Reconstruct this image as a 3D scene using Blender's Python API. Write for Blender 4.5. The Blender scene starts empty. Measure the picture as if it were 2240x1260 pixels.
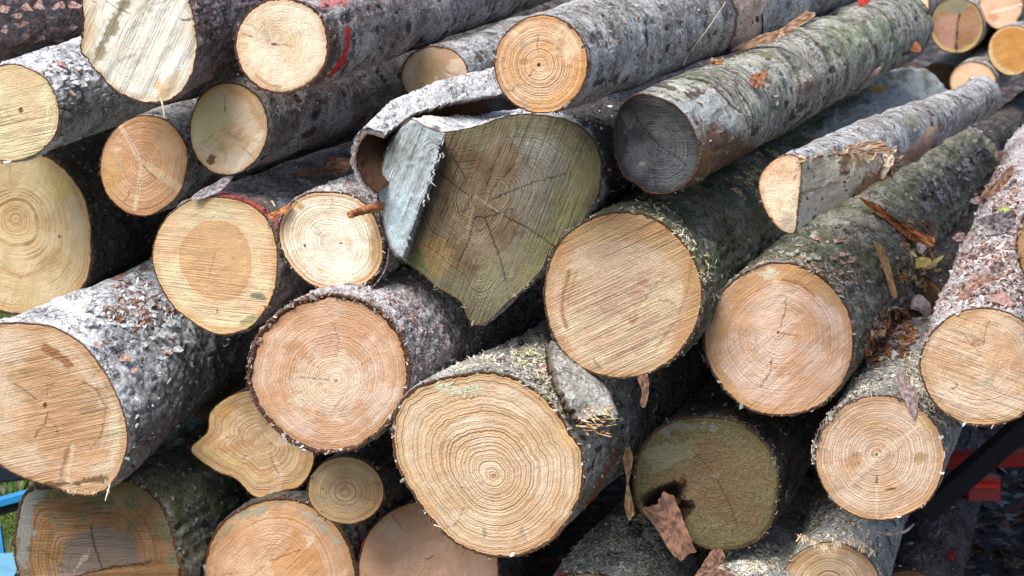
import bpy, math, random
import numpy as np
from mathutils import Vector
R_ = math.radians
sc = bpy.context.scene
COL = sc.collection
# ------------------------------------------------------------------ camera
F = 70/36*2240                       # focal length in photo pixels
PITCH = 13.9
CH = 2.1
ct, st = math.cos(R_(PITCH)), math.sin(R_(PITCH))
cam = bpy.data.cameras.new('camera'); co = bpy.data.objects.new('camera', cam); COL.objects.link(co)
co.location = (0, 0, CH); co.rotation_euler = (R_(90-PITCH), 0, 0)
cam.lens = 70; cam.sensor_width = 36; cam.clip_end = 500; cam.clip_start = .05
cam.dof.use_dof = True; cam.dof.focus_distance = 4.25; cam.dof.aperture_fstop = 7.1
sc.camera = co
# ------------------------------------------------------------------ sky + sun
SUN_EL, SUN_AZ = 56, -143            # azimuth measured clockwise from +Y (the view direction)
w = bpy.data.worlds.new('World'); sc.world = w; w.use_nodes = True
wn = w.node_tree
sky = wn.nodes.new('ShaderNodeTexSky'); sky.sky_type = 'NISHITA'; sky.sun_disc = False
sky.sun_elevation = R_(SUN_EL); sky.sun_rotation = R_(SUN_AZ); sky.air_density = 1.0; sky.dust_density = 3.0; sky.ozone_density = 1.0
wn.links.new(sky.outputs[0], wn.nodes['Background'].inputs[0]); wn.nodes['Background'].inputs[1].default_value = .12
sl = bpy.data.lights.new('sun', 'SUN'); sl.energy = 2.9; sl.angle = R_(32); sl.color = (1, .965, .92)
so = bpy.data.objects.new('sun', sl); COL.objects.link(so)
sd = Vector((math.sin(R_(SUN_AZ))*math.cos(R_(SUN_EL)), math.cos(R_(SUN_AZ))*math.cos(R_(SUN_EL)), math.sin(R_(SUN_EL))))
so.rotation_euler = sd.to_track_quat('Z', 'Y').to_euler(); so.location = (-3, -3, 6)
sc.view_settings.view_transform = 'Standard'; sc.view_settings.look = 'None'
sc.view_settings.exposure = 0.8; sc.view_settings.gamma = 1
sc.cycles.max_bounces = 5; sc.cycles.diffuse_bounces = 3; sc.cycles.glossy_bounces = 2

# ------------------------------------------------------------------ maths helpers
def ray(px, py):                      # camera-space direction with forward = 1
    px = np.asarray(px, float); py = np.asarray(py, float)
    return np.stack([(px-1120)/F, np.ones_like(px), (630-py)/F], -1)
def c2w(p):                           # camera space (right, forward, up) -> world
    p = np.asarray(p, float); x, y, z = p[..., 0], p[..., 1], p[..., 2]
    return np.stack([x, y*ct+z*st, -y*st+z*ct+CH], -1)
def w2px(p):
    x, y, z = p[..., 0], p[..., 1], p[..., 2]-CH
    f = y*ct-z*st; u = y*st+z*ct
    return np.stack([x/f*F+1120, 630-u/f*F], -1)
def U(px, py, Y): return c2w(ray(px, py)*np.asarray(Y, float)[..., None])
N0 = np.array([.25, 1, .15]); N0 /= np.linalg.norm(N0)
def planeY(px, py, zf=1.):            # depth of the common end plane of the stack
    r = ray(px, py); return 4.3*zf*N0[1]/(r@N0)
def sstep(a, b, x):
    t = np.clip((x-a)/(b-a), 0, 1); return t*t*(3-2*t)
def hsh(ix, iy, iz, seed):
    h = (ix.astype(np.int64)*374761393 + iy.astype(np.int64)*668265263 + iz.astype(np.int64)*2147483647 + seed*974634777) & 0xffffffff
    h = ((h ^ (h >> 13))*1274126177) & 0xffffffff
    h = ((h ^ (h >> 16))*2246822519) & 0xffffffff
    return ((h ^ (h >> 15)) & 0xffffff)/float(0xffffff)
def vn(p, seed=0):
    p = np.asarray(p, float); i = np.floor(p); f = p-i; f = f*f*f*(f*(f*6-15)+10); i = i.astype(np.int64)
    x, y, z = i[..., 0], i[..., 1], i[..., 2]; a, b, c = f[..., 0], f[..., 1], f[..., 2]; r = 0
    for dx in (0, 1):
        for dy in (0, 1):
            for dz in (0, 1):
                r = r + hsh(x+dx, y+dy, z+dz, seed)*(a if dx else 1-a)*(b if dy else 1-b)*(c if dz else 1-c)
    return r
def fbm(p, oct=4, seed=0):
    r = 0; A = .5; n = 0
    for k in range(oct): r = r+A*vn(p*2**k, seed+k*7); n += A; A *= .5
    return r/n
def vor(p, seed=0):                   # 2D cells: F1, F2-F1, cell value
    i = np.floor(p).astype(np.int64); f1 = np.full(p.shape[:-1], 9.); f2 = f1.copy(); cv = np.zeros_like(f1)
    for dx in (-1, 0, 1):
        for dy in (-1, 0, 1):
            cx, cy = i[..., 0]+dx, i[..., 1]+dy; z = np.zeros_like(cx)
            px = cx+hsh(cx, cy, z, seed)-p[..., 0]; py = cy+hsh(cx, cy, z+1, seed)-p[..., 1]
            d = np.sqrt(px*px+py*py); v = hsh(cx, cy, z+2, seed)
            n = d < f1
            f2 = np.where(n, f1, np.minimum(f2, d)); cv = np.where(n, v, cv); f1 = np.where(n, d, f1)
    return f1, f2-f1, cv
def polyd(P, poly):                   # signed distance in px, + inside
    poly = np.asarray(poly, float); d = np.full(P.shape[:-1], 1e9); ins = np.zeros(P.shape[:-1], bool)
    for a, b in zip(poly, np.roll(poly, -1, 0)):
        e = b-a; q = P-a; t = np.clip((q@e)/(e@e+1e-9), 0, 1)
        d = np.minimum(d, np.linalg.norm(q-t[..., None]*e, axis=-1))
        c = ((a[1] > P[..., 1]) != (b[1] > P[..., 1]))
        with np.errstate(divide='ignore', invalid='ignore'):
            xx = (b[0]-a[0])*(P[..., 1]-a[1])/(b[1]-a[1])+a[0]
        ins ^= c & (P[..., 0] < xx)
    return np.where(ins, d, -d)
def lined(P, pts):
    pts = np.asarray(pts, float); d = np.full(P.shape[:-1], 1e9)
    for a, b in zip(pts[:-1], pts[1:]):
        e = b-a; q = P-a; t = np.clip((q@e)/(e@e+1e-9), 0, 1)
        d = np.minimum(d, np.linalg.norm(q-t[..., None]*e, axis=-1))
    return d
def crom(pts, n, closed=True):
    pts = np.asarray(pts, float); m = len(pts); out = []
    segs = m if closed else m-1
    for k in range(segs):
        g = (lambda j: pts[j % m]) if closed else (lambda j: pts[min(max(j, 0), m-1)])
        p0, p1, p2, p3 = g(k-1), g(k), g(k+1), g(k+2)
        for t in np.linspace(0, 1, n, endpoint=False):
            out.append(.5*((2*p1)+(-p0+p2)*t+(2*p0-5*p1+4*p2-p3)*t*t+(-p0+3*p1-3*p2+p3)*t**3))
    if not closed: out.append(pts[-1])
    return np.array(out)

# ------------------------------------------------------------------ mesh + object helpers
def mesh_np(name, verts, quads, mat, parent=None, tris=None, attrs=None, smooth=True):
    me = bpy.data.meshes.new(name); nv = len(verts); q = np.asarray(quads, np.int32).reshape(-1, 4)
    t = np.asarray(tris if tris is not None else [], np.int32).reshape(-1, 3)
    me.vertices.add(nv); me.vertices.foreach_set('co', np.asarray(verts, np.float32).ravel())
    me.loops.add(q.size+t.size); me.loops.foreach_set('vertex_index', np.concatenate([q.ravel(), t.ravel()]).astype(np.int32))
    me.polygons.add(len(q)+len(t))
    ls = np.concatenate([np.arange(len(q))*4, q.size+np.arange(len(t))*3]).astype(np.int32)
    me.polygons.foreach_set('loop_start', ls)
    me.polygons.foreach_set('use_smooth', np.full(len(ls), smooth))
    me.update(calc_edges=True); me.validate()
    for k, v in (attrs or {}).items():
        v = np.asarray(v, np.float32)
        if v.ndim == 1: a = me.attributes.new(k, 'FLOAT', 'POINT'); a.data.foreach_set('value', v)
        elif v.shape[1] == 3: a = me.attributes.new(k, 'FLOAT_VECTOR', 'POINT'); a.data.foreach_set('vector', v.ravel())
        else: a = me.attributes.new(k, 'FLOAT_COLOR', 'POINT'); a.data.foreach_set('color', v.ravel())
    me.materials.append(mat)
    o = bpy.data.objects.new(name, me); COL.objects.link(o)
    if parent: o.parent = parent
    return o
def grid_quads(nr, nt, closed=True):  # rows nr, cols nt; returns quads
    i = np.arange(nr-1)[:, None]*nt; j = np.arange(nt if closed else nt-1)[None]; j2 = (j+1) % nt
    return np.stack([i+j, i+j2, i+nt+j2, i+nt+j], -1).reshape(-1, 4)
def tag(o, label, cat, group=None, kind=None):
    if label: o['label'] = label
    if cat: o['category'] = cat
    if group: o['group'] = group
    if kind: o['kind'] = kind
    return o
def empty(name, loc, label, cat, group=None):
    o = bpy.data.objects.new(name, None); COL.objects.link(o); o.location = loc; o.empty_display_size = .05
    return tag(o, label, cat, group)

# ------------------------------------------------------------------ node helpers
class NT:
    def __init__(s, name, rough=.8, spec=.25):
        s.m = bpy.data.materials.new(name); s.m.use_nodes = True; s.t = s.m.node_tree
        s.b = s.t.nodes['Principled BSDF']; s.b.inputs['Roughness'].default_value = rough
        s.b.inputs['Specular IOR Level'].default_value = spec
    def put(s, sock, v):
        if isinstance(v, bpy.types.NodeSocket): s.t.links.new(v, sock)
        elif isinstance(v, (tuple, list)) and len(v) == 3 and sock.type == 'RGBA': sock.default_value = (*v, 1)
        else: sock.default_value = v
    def math(s, op, a, b=0., c=0., clamp=False):
        n = s.t.nodes.new('ShaderNodeMath'); n.operation = op; n.use_clamp = clamp
        s.put(n.inputs[0], a); s.put(n.inputs[1], b); s.put(n.inputs[2], c); return n.outputs[0]
    def add(s, a, b): return s.math('ADD', a, b)
    def mul(s, a, b): return s.math('MULTIPLY', a, b)
    def attr(s, k, out='Fac'):
        n = s.t.nodes.new('ShaderNodeAttribute'); n.attribute_name = k; return n.outputs[out]
    def map(s, v, scale=(1, 1, 1), rot=(0, 0, 0), loc=(0, 0, 0)):
        n = s.t.nodes.new('ShaderNodeMapping'); s.put(n.inputs[0], v); n.inputs[1].default_value = loc
        n.inputs[2].default_value = rot; n.inputs[3].default_value = scale; return n.outputs[0]
    def noise(s, v, scale, detail=3, rough=.55, dist=0., dim='3D', col=False):
        n = s.t.nodes.new('ShaderNodeTexNoise'); n.noise_dimensions = dim
        if dim == '1D': s.put(n.inputs['W'], v)
        else: s.put(n.inputs['Vector'], v)
        n.inputs['Scale'].default_value = scale; n.inputs['Detail'].default_value = detail
        n.inputs['Roughness'].default_value = rough; n.inputs['Distortion'].default_value = dist
        return n.outputs['Color' if col else 'Fac']
    def voro(s, v, scale, feat='F1', out='Distance', rnd=1.):
        n = s.t.nodes.new('ShaderNodeTexVoronoi'); n.feature = feat; s.put(n.inputs['Vector'], v)
        n.inputs['Scale'].default_value = scale; n.inputs['Randomness'].default_value = rnd; return n.outputs[out]
    def step(s, x, a, b, lo=0., hi=1.):
        n = s.t.nodes.new('ShaderNodeMapRange'); n.interpolation_type = 'SMOOTHSTEP'; s.put(n.inputs[0], x)
        s.put(n.inputs[1], a); s.put(n.inputs[2], b); n.inputs[3].default_value = lo; n.inputs[4].default_value = hi; return n.outputs[0]
    def mix(s, f, a, b, mode='MIX'):
        n = s.t.nodes.new('ShaderNodeMix'); n.data_type = 'RGBA'; n.blend_type = mode
        s.put(n.inputs[0], f); s.put(n.inputs[6], a); s.put(n.inputs[7], b); return n.outputs[2]
    def vadd(s, a, b):
        n = s.t.nodes.new('ShaderNodeVectorMath'); n.operation = 'ADD'; s.put(n.inputs[0], a); s.put(n.inputs[1], b); return n.outputs[0]
    def vmul(s, a, k):
        n = s.t.nodes.new('ShaderNodeVectorMath'); n.operation = 'SCALE'; s.put(n.inputs[0], a); s.put(n.inputs[3], k); return n.outputs[0]
    def geo(s, out='Position'):
        return s.t.nodes.new('ShaderNodeNewGeometry').outputs[out]
    def objc(s): return s.t.nodes.new('ShaderNodeTexCoord').outputs['Object']
    def bump(s, h, dist, strength=1.):
        n = s.t.nodes.new('ShaderNodeBump'); s.put(n.inputs['Height'], h); n.inputs['Distance'].default_value = dist
        n.inputs['Strength'].default_value = strength; s.t.links.new(n.outputs[0], s.b.inputs['Normal'])
    def out(s, col): s.put(s.b.inputs['Base Color'], col); return s.m

TAN, PALE, CREAM, HEART, ORANGE = (.63, .435, .275), (.72, .58, .42), (.80, .72, .59), (.56, .355, .21), (.55, .28, .10)
def face_mat(name, sap=TAN, sap2=PALE, heart=HEART, hr=0., rings=28, ringc=.35, saw=20, sawc=.3, speck=.3, rough=.003,
             edge=(.33, .16, .06), moss=0., mossc=(.17, .19, .06), seed=0, mask=.5, hsoft=.03, warp=.07):
    t = NT(name, .82, .2); fc = t.map(t.attr('fc', 'Vector'), loc=(seed*3.1, seed*1.7, seed)); rn = t.attr('rn')
    n1 = t.noise(fc, 9, 3); n1c = t.math('SUBTRACT', n1, .5)
    r2 = t.add(rn, t.mul(n1c, warp))
    r2 = t.add(r2, t.mul(t.math('SUBTRACT', t.noise(fc, 55, 2), .5), .013))
    ph = t.add(t.mul(r2, rings), t.mul(t.noise(r2, 7, 2, dim='1D'), 5))
    ring = t.math('POWER', t.add(t.mul(t.math('SINE', t.mul(ph, 6.2832)), .5), .5), 2.2)
    rmask = t.step(t.noise(fc, 8, 3), mask-.12, mask+.14, .12, 1)
    rmask = t.mul(rmask, t.step(t.noise(t.add(ph, seed), .9, 1, dim='1D'), .3, .65, .35, 1))
    ring = t.mul(ring, rmask)
    sv = t.map(fc, rot=(0, 0, R_(-saw)))
    sw = t.math('SUBTRACT', t.noise(t.map(sv, scale=(9, 300, 1)), 1, 3, .6), .5)
    sw2 = t.math('SUBTRACT', t.noise(t.map(sv, scale=(3, 60, 1)), 1, 2, .6), .5)
    smask = t.step(t.noise(fc, 5, 1), .38, .6, .25, 1)
    sw = t.mul(t.add(sw, sw2), smask)
    fib = t.math('SUBTRACT', t.noise(fc, 300, 3, .8), .5)
    bl = t.noise(fc, 13, 5, .6)
    col = t.mix(t.step(bl, .38, .62), sap, sap2)
    col = t.mix(t.mul(t.step(t.noise(fc, 5.5, 3), .5, .72), .5), col, (sap[0]*.85, sap[1]*.66, sap[2]*.5))
    if hr > 0:
        hm = t.step(t.add(rn, t.mul(n1c, .22)), hr-hsoft, hr+hsoft, 1, 0)
        hc = t.mix(t.step(bl, .35, .7), heart, tuple(c*1.18 for c in heart))
        col = t.mix(hm, col, hc)
    if moss > 0:
        mm = t.mul(t.step(t.add(t.noise(fc, 18, 5, .65), t.mul(rn, .15)), .62-moss*.35, .72-moss*.2), .85)
        col = t.mix(mm, col, t.mix(t.step(t.noise(fc, 150, 3), .35, .65), mossc, tuple(c*1.9 for c in mossc)))
    col = t.mix(t.mul(t.step(t.add(rn, t.mul(n1c, .12)), .86, 1.0), .55), col, edge)
    col = t.mix(t.mul(ring, min(.9, ringc*1.45)), col, (sap[0]*.42, sap[1]*.27, sap[2]*.16))
    g = t.add(1., t.add(t.mul(sw, sawc), t.mul(fib, .95)))
    col = t.mix(1., col, g, 'MULTIPLY')
    sp = t.mul(t.step(t.noise(fc, 170, 2, .6), .70, .76), speck)
    col = t.mix(sp, col, (.10, .045, .02))
    pa = t.t.nodes.new('ShaderNodeAttribute'); pa.attribute_name = 'paint'
    pm = t.mix(1., pa.outputs['Color'], g, 'MULTIPLY')
    col = t.mix(pa.outputs['Alpha'], col, pm)
    h = t.add(t.add(t.mul(ring, -.34*min(1.6, ringc*3)), t.mul(sw, 1.6*sawc*2)), t.add(t.mul(fib, 1.1), t.mul(t.noise(fc, 60, 3), .6)))
    t.bump(h, rough, .9)
    return t.out(col)

def bark_mat(name, c1=(.20, .20, .20), c2=(.34, .35, .36), crack=(.045, .03, .022), flake=(.16, .085, .055), fl=.4,
             green=0., gc=(.10, .13, .05), light=.3, lc=(.48, .50, .50), scale=1., seed=0, bump=.006, inner=(.085, .04, .022), ck=.85, lent=0.):
    t = NT(name, .88, .2); lp = t.map(t.attr('lp', 'Vector'), loc=(seed*2.3, seed*5.1, seed*1.9)); bh = t.attr('bh')
    wob = t.vmul(t.noise(lp, 45*scale, 4, col=True), .035/scale)
    lw = t.vadd(lp, wob)
    big = t.noise(lp, 8*scale, 4, .6)
    fine = t.noise(lp, 110*scale, 4, .7); vf = t.noise(lp, 380, 2, .6)
    ve = t.voro(t.map(lw, scale=(1, 1, .6)), 75*scale, 'DISTANCE_TO_EDGE')
    cr = t.step(t.add(ve, t.mul(t.math('SUBTRACT', fine, .5), .25)), .0, .07, 1, 0)
    cr = t.mul(cr, t.step(t.noise(lp, 25*scale, 2), .46, .6))
    cell = t.voro(t.map(lw, scale=(1, 1, .6)), 75*scale, 'F1', 'Color')
    cs = t.t.nodes.new('ShaderNodeSeparateColor'); t.put(cs.inputs[0], cell)
    col = t.mix(t.step(t.add(t.mul(big, .6), t.mul(fine, .4)), .43, .57), c1, c2)
    col = t.mix(t.mul(t.step(cs.outputs[0], .55, .9), light), col, lc)
    col = t.mix(t.mul(t.step(t.noise(lp, 21*scale, 5, .7, .5), .52, .60), fl), col, t.mix(fine, tuple(c*.5 for c in flake), tuple(c*1.6 for c in flake)))
    if green > 0: col = t.mix(t.mul(t.step(t.noise(lp, 11, 5, .65), .62-green*.3, .78-green*.3), .75), col, gc)
    if lent > 0:
        ln = t.noise(t.map(lp, scale=(5, 5, 70)), 1, 3, .6)
        col = t.mix(t.mul(t.step(ln, .56, .66), lent), col, crack)
        col = t.mix(t.mul(t.step(ln, .46, .36), lent*.6), col, lc)
    g = t.add(-.25, t.mul(t.add(fine, vf), 1.28))
    col = t.mix(1., col, g, 'MULTIPLY')
    wh = t.mul(t.step(t.noise(lp, 240, 2, .6), .64, .70), light)
    col = t.mix(wh, col, tuple(min(.8, c*1.4) for c in lc))
    col = t.mix(t.mul(cr, ck), col, crack)
    col = t.mix(t.mul(t.step(bh, .12, .42, 1, 0), ck), col, crack)
    pa = t.t.nodes.new('ShaderNodeAttribute'); pa.attribute_name = 'paint'
    col = t.mix(pa.outputs['Alpha'], col, t.mix(1., pa.outputs['Color'], t.add(.5, t.mul(t.add(fine, vf), .5)), 'MULTIPLY'))
    rim = t.attr('rim')
    col = t.mix(rim, col, t.mix(fine, tuple(c*.5 for c in inner), tuple(c*1.6 for c in inner)))
    h = t.add(t.add(t.mul(fine, 1.), t.mul(vf, .5)), t.add(t.mul(cr, -.55), t.mul(cs.outputs[1], .3)))
    if lent > 0: h = t.add(h, t.mul(ln, 1.0*lent))
    t.bump(h, bump, .85)
    return t.out(col)
def chip_mat(name, rough=.85):
    t = NT(name, rough, .2); c = t.attr('cc', 'Color'); p = t.geo()
    f = t.add(.6, t.mul(t.noise(p, 220, 3, .7), .8))
    t.bump(t.noise(p, 160, 4, .7), .003, .7)
    return t.out(t.mix(1., c, f, 'MULTIPLY'))
CHIP = chip_mat('loose_wood_bits')

# ------------------------------------------------------------------ paint marks (stains, cuts, bare patches and some painted shade, laid out on the surface)
def do_paint(P, marks, seed=0):
    n = len(P); out = np.zeros((n, 4)); q = np.concatenate([P/22., np.zeros((n, 1))], 1)
    nz = (fbm(q, 3, seed+50)-.5); nf = (fbm(q*3.1, 2, seed+90)-.5)
    for m in marks:
        if m[0] == 'blob':
            _, cx, cy, rx, ry, rot, c, a, rag = m; A = R_(rot); dx, dy = P[:, 0]-cx, P[:, 1]-cy
            u = (dx*math.cos(A)+dy*math.sin(A))/rx; v = (-dx*math.sin(A)+dy*math.cos(A))/ry
            k = sstep(1.08, .85, np.sqrt(u*u+v*v)+rag*(nz*1.4+nf))*a
        elif m[0] == 'poly':
            _, pts, c, a, fe, rag = m; k = sstep(-fe/2, fe/2, polyd(P, pts)+rag*(nz*2+nf))*a
        else:
            _, pts, wd, c, a = m; k = sstep(wd*.5+1.6, max(0, wd*.5-1.2), lined(P+nf[:, None]*5, pts))*a
        k = k[:, None]; al = out[:, 3:4]; na = al+k*(1-al)
        out[:, :3] = np.where(na > 1e-5, (out[:, :3]*al*(1-k)+np.array(c)*k)/np.maximum(na, 1e-5), 0)
        out[:, 3:4] = na
    return out

# ------------------------------------------------------------------ logs
LOGS = {}
def ell(cx, cy, rx, ry, rot=0., irr=.025, seed=0):
    th = np.linspace(0, 2*np.pi, 60, endpoint=False); q = np.stack([np.cos(th)*1.3, np.sin(th)*1.3, np.full(60, seed*3.3)], -1)
    k = 1+irr*2*(fbm(q+7, 2, seed)-.5)*2; A = R_(rot); x, y = rx*k*np.cos(th), ry*k*np.sin(th)
    return np.stack([cx+x*math.cos(A)-y*math.sin(A), cy+x*math.sin(A)+y*math.cos(A)], -1)
def barkh(kind, arc, s, lp, seed):
    """normalised height 0..1 and amplitude in metres"""
    n3 = lp*1.
    wp = np.stack([fbm(n3*28, 3, seed+3)-.5, fbm(n3*28+9, 3, seed+4)-.5], -1)
    uv = np.stack([arc, s], -1)
    if kind == 'plates':
        f1, e, cv = vor((uv+wp*.03)/np.array([.036, .05]), seed)
        f1b, e2, cv2 = vor((uv+wp*.02)/np.array([.014, .02]), seed+5)
        k = sstep(.2, .55, fbm(n3*12, 2, seed+8))
        h = sstep(0, .16, e)*(.45+.4*cv)*(.35+.65*k)+.22*sstep(0, .25, e2)*cv2+.45*fbm(n3*60, 3, seed)
        return np.clip(h, 0, 1.2), .0095
    if kind == 'scaly':
        f1, e, cv = vor((uv+wp*.02)/np.array([.017, .024]), seed)
        h = sstep(0, .22, e)*(.3+.6*cv)+.4*fbm(n3*70, 3, seed)*1.
        return np.clip(h*(.7+.5*fbm(n3*9, 2, seed+2)), 0, 1.2), .010
    if kind == 'rough':
        q = np.stack([lp[..., 0]*38, lp[..., 1]*38, lp[..., 2]*9], -1)
        r = 1-np.abs(fbm(q, 4, seed)*2-1)*1.6; f1, e, cv = vor((uv+wp*.04)/np.array([.022, .06]), seed)
        h = .5*np.clip(r, 0, 1)+.35*sstep(0, .25, e)*cv+.3*fbm(n3*90, 2, seed)
        return np.clip(h, 0, 1.2), .014
    q = np.stack([lp[..., 0]*8, lp[..., 1]*8, lp[..., 2]*55], -1)       # smooth, finely wrinkled across
    h = .55+.35*(fbm(q, 3, seed)-.5)+.5*(fbm(n3*85, 3, seed+1)-.5)
    pit = sstep(.72, .8, vn(np.stack([lp[..., 0]*45, lp[..., 1]*45, lp[..., 2]*30], -1), seed+6))
    patch = sstep(.50, .54, fbm(n3*np.array([13, 13, 9]), 4, seed+20)); h = h+.38*(patch-.5)*sstep(.35, .6, fbm(n3*5, 2, seed+21))
    return np.clip(h-.35*pit+.05, 0, 1.2), .0065

def log(key, label, outline, pith=None, vp=(2900, -450), zf=1., L=2.6, endx=None, taper=.06, bark='smooth', bm=None, fm=None,
        b=.03, paint=(), bpaint=(), group='logs in the near stack', NTc=224, dens=1., facefn=None, seed=None, bulge=0., knobs=(), bend=0., thick=0., rag=.012, cat='log', circ=1., morph=.5, fat=1.):
    seed = seed if seed is not None else (sum(map(ord, key))*7) % 97
    rnd = np.random.RandomState(seed)
    out = crom(outline, 10) if len(outline) < 40 else np.asarray(outline, float)
    cen = (out.max(0)+out.min(0))/2 if pith is None else np.array(pith, float)
    ang = np.arctan2(-(out[:, 1]-cen[1]), out[:, 0]-cen[0]); rad = np.linalg.norm(out-cen, axis=1)
    o = np.argsort(ang); ang, rad = ang[o], rad[o]
    th = np.linspace(-np.pi*.62, np.pi*1.38, NTc, endpoint=False)
    thw = (th+np.pi) % (2*np.pi)-np.pi
    RR = np.interp(thw, ang, rad, period=2*np.pi)
    q = np.stack([np.cos(th)*9, np.sin(th)*9, np.full(NTc, seed*1.)], -1)
    RR = RR*(1+rag*2*(fbm(q*2.2, 4, seed)-.5))
    pxo = np.stack([cen[0]+RR*np.cos(th), cen[1]-RR*np.sin(th)], -1)
    Yc = planeY(*cen, zf); kk = (ray(*cen)*Yc)@N0
    def onplane(P):
        r = ray(P[..., 0], P[..., 1]); return r*(kk/(r@N0))[..., None]
    C0 = onplane(cen); Wd = c2w; rpx = RR.mean()
    O3 = onplane(pxo); mid = O3.mean(0); off = O3-mid
    a = ray(*vp); a = a/np.linalg.norm(a)
    if endx is not None:
        xe = (endx-1120)/F; L = (xe*mid[1]-mid[0])/(a[0]-xe*a[1])
    r0 = np.sqrt((np.linalg.norm(off, axis=1)**2).mean())
    e1 = np.array([1., 0, 0]); e1 -= N0*(e1@N0); e1 /= np.linalg.norm(e1); e2 = np.cross(e1, N0)*-1; e2 = e2 if e2[2] > 0 else -e2
    # section frame perpendicular to the axis
    f1 = e1-a*(e1@a); f1 /= np.linalg.norm(f1); f2 = e2-a*(e2@a)-f1*(e2@f1); f2 /= np.linalg.norm(f2)
    ta = np.arctan2(off@e2, off@e1); r0 *= fat; oc = r0*(np.cos(ta)[:, None]*f1+np.sin(ta)[:, None]*f2)
    # rows: fine near the end and where the side is in view, coarser far away
    ds = .0055/dens; S = [0.]
    while S[-1] < L: S.append(S[-1]+ds*(1+S[-1]*1.2/ max(dens, .4)))
    S = np.array(S); S[-1] = L; nS = len(S)
    w_ = (sstep(0, morph, S)*circ)[:, None, None]
    sect = off[None]*(1-w_)+oc[None]*w_
    sect = sect*(1-taper*S)[:, None, None]
    lowf = 1+.05*bulge*(fbm(np.stack([np.broadcast_to(np.cos(th), (nS, NTc)), np.broadcast_to(np.sin(th), (nS, NTc)), np.broadcast_to((S*3)[:, None], (nS, NTc))], -1)+seed, 3, seed)-.5)*2*sstep(0, .12, S)[:, None]
    sect *= lowf[..., None]
    ctr = mid+a*S[:, None]+np.outer(np.sin(S/L*np.pi)*bend, f1+f2)
    V = ctr[:, None]+sect
    nrm = sect/np.linalg.norm(sect, axis=-1, keepdims=True)
    arc = (th-th[0])*r0; A_, S_ = np.broadcast_to(arc, (nS, NTc)), np.broadcast_to(S[:, None], (nS, NTc))
    lp = np.stack([sect@e1, sect@e2, S_], -1)+seed
    bh, amp = barkh(bark, A_, S_, lp, seed)
    V = V+nrm*((bh-.45)*amp*sstep(-.004, .012, S)[:, None])[..., None]
    V = V+nrm*((fbm(lp*np.array([7, 7, 6]), 3, seed+61)-.5)*.022*sstep(.01, .14, S)[:, None])[..., None]
    for (kx, ky, kr, kh) in knobs:    # branch stubs and swellings, where their px lies on the side
        P = w2px(Wd(V)); d = np.hypot(P[..., 0]-kx, P[..., 1]-ky); ok = (nrm@np.array([-.2, -1, .6]) > -.1)
        V = V+nrm*(kh*sstep(kr, 0, d)*ok)[..., None]
    Wv = Wd(V).reshape(-1, 3); base = Wd(mid); base = base.copy()
    # rim strip: from the wood edge out to the bark edge, in the end plane
    bb = b*(1+.8*(fbm(q*1.4+3, 3, seed+11)-.5)) if b else np.zeros(NTc)
    nR = 4; rimv = []
    for j in range(nR):
        t_ = j/(nR); rr = RR*(1-bb*(1-t_)) if j else RR*(1-bb-.012)
        p = onplane(np.stack([cen[0]+rr*np.cos(th), cen[1]-rr*np.sin(th)], -1))
        j_ = fbm(np.stack([np.cos(th)*40, np.sin(th)*40, np.full(NTc, j*2.)], -1), 2, seed)-.5
        p = p+a*(.004 if j == 0 else 0)-ray(*cen)*(thick*t_)-ray(*cen)*(j_*.004 if j else 0)[:, None] if j else p+a*.004
        rimv.append(Wd(p))
    rimv = np.concatenate(rimv)
    nrv = nR*NTc
    verts = np.concatenate([rimv, Wv]); quads = grid_quads(nR+nS, NTc)
    rim = np.concatenate([np.ones(nrv), np.zeros(nS*NTc)]); rim[nrv:nrv+NTc] = .8; 
    lpa = np.concatenate([np.tile(lp[0], (nR, 1)), lp.reshape(-1, 3)]); bha = np.concatenate([np.full(nrv, .6), bh.ravel()])
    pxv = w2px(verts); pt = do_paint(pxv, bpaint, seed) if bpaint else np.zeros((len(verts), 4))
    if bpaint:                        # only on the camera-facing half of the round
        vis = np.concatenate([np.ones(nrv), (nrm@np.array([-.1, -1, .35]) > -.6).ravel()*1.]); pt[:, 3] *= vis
    E = empty('log', base, label, cat, group)
    # far end cap
    cv = len(verts); verts = np.concatenate([verts, Wd(ctr[-1])[None]]); last = cv-NTc
    tris = [(last+j, last+(j+1) % NTc, cv) for j in range(NTc)]
    ap = lambda x, v: np.concatenate([x, [v]])
    quads_ob = quads[:, ::-1]
    ob = mesh_np('bark', verts-base, quads_ob, bm, E, tris=[t[::-1] for t in tris],
                 attrs=dict(lp=np.concatenate([lpa, lpa[-1:]]), bh=ap(bha, .6), rim=ap(rim, 1.), paint=np.concatenate([pt, pt[-1:]*0])))
    # cut face
    rpx = RR.mean(); nr = int(max(24, min(110, rpx/2.0))); nt = NTc if rpx < 130 else NTc
    tt = np.linspace(0, 1, nr+1)[1:]; RW = RR*(1-bb+.0)
    P = np.stack([cen[0]+np.outer(tt, RW*np.cos(th)), cen[1]-np.outer(tt, RW*np.sin(th))], -1).reshape(-1, 2)
    P = np.concatenate([P, cen[None]]); rn = np.concatenate([np.repeat(tt, NTc), [0]])
    V3 = onplane(P); q3 = np.stack([P[:, 0]/55, P[:, 1]/55, np.full(len(P), seed*2.)], -1)
    hgt = (fbm(q3, 3, seed+31)-.5)*.006+(fbm(q3*6, 2, seed+33)-.5)*.0015
    if facefn is not None: hgt = hgt+facefn(P)
    hgt = hgt*sstep(1.001, .97, rn)+(0 if facefn is None else facefn(P)*0)
    V3 = V3-ray(P[:, 0], P[:, 1])*hgt[:, None]
    fc = np.stack([(V3-C0)@e1, (V3-C0)@e2, np.zeros(len(P))], -1)
    ex = []
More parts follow.
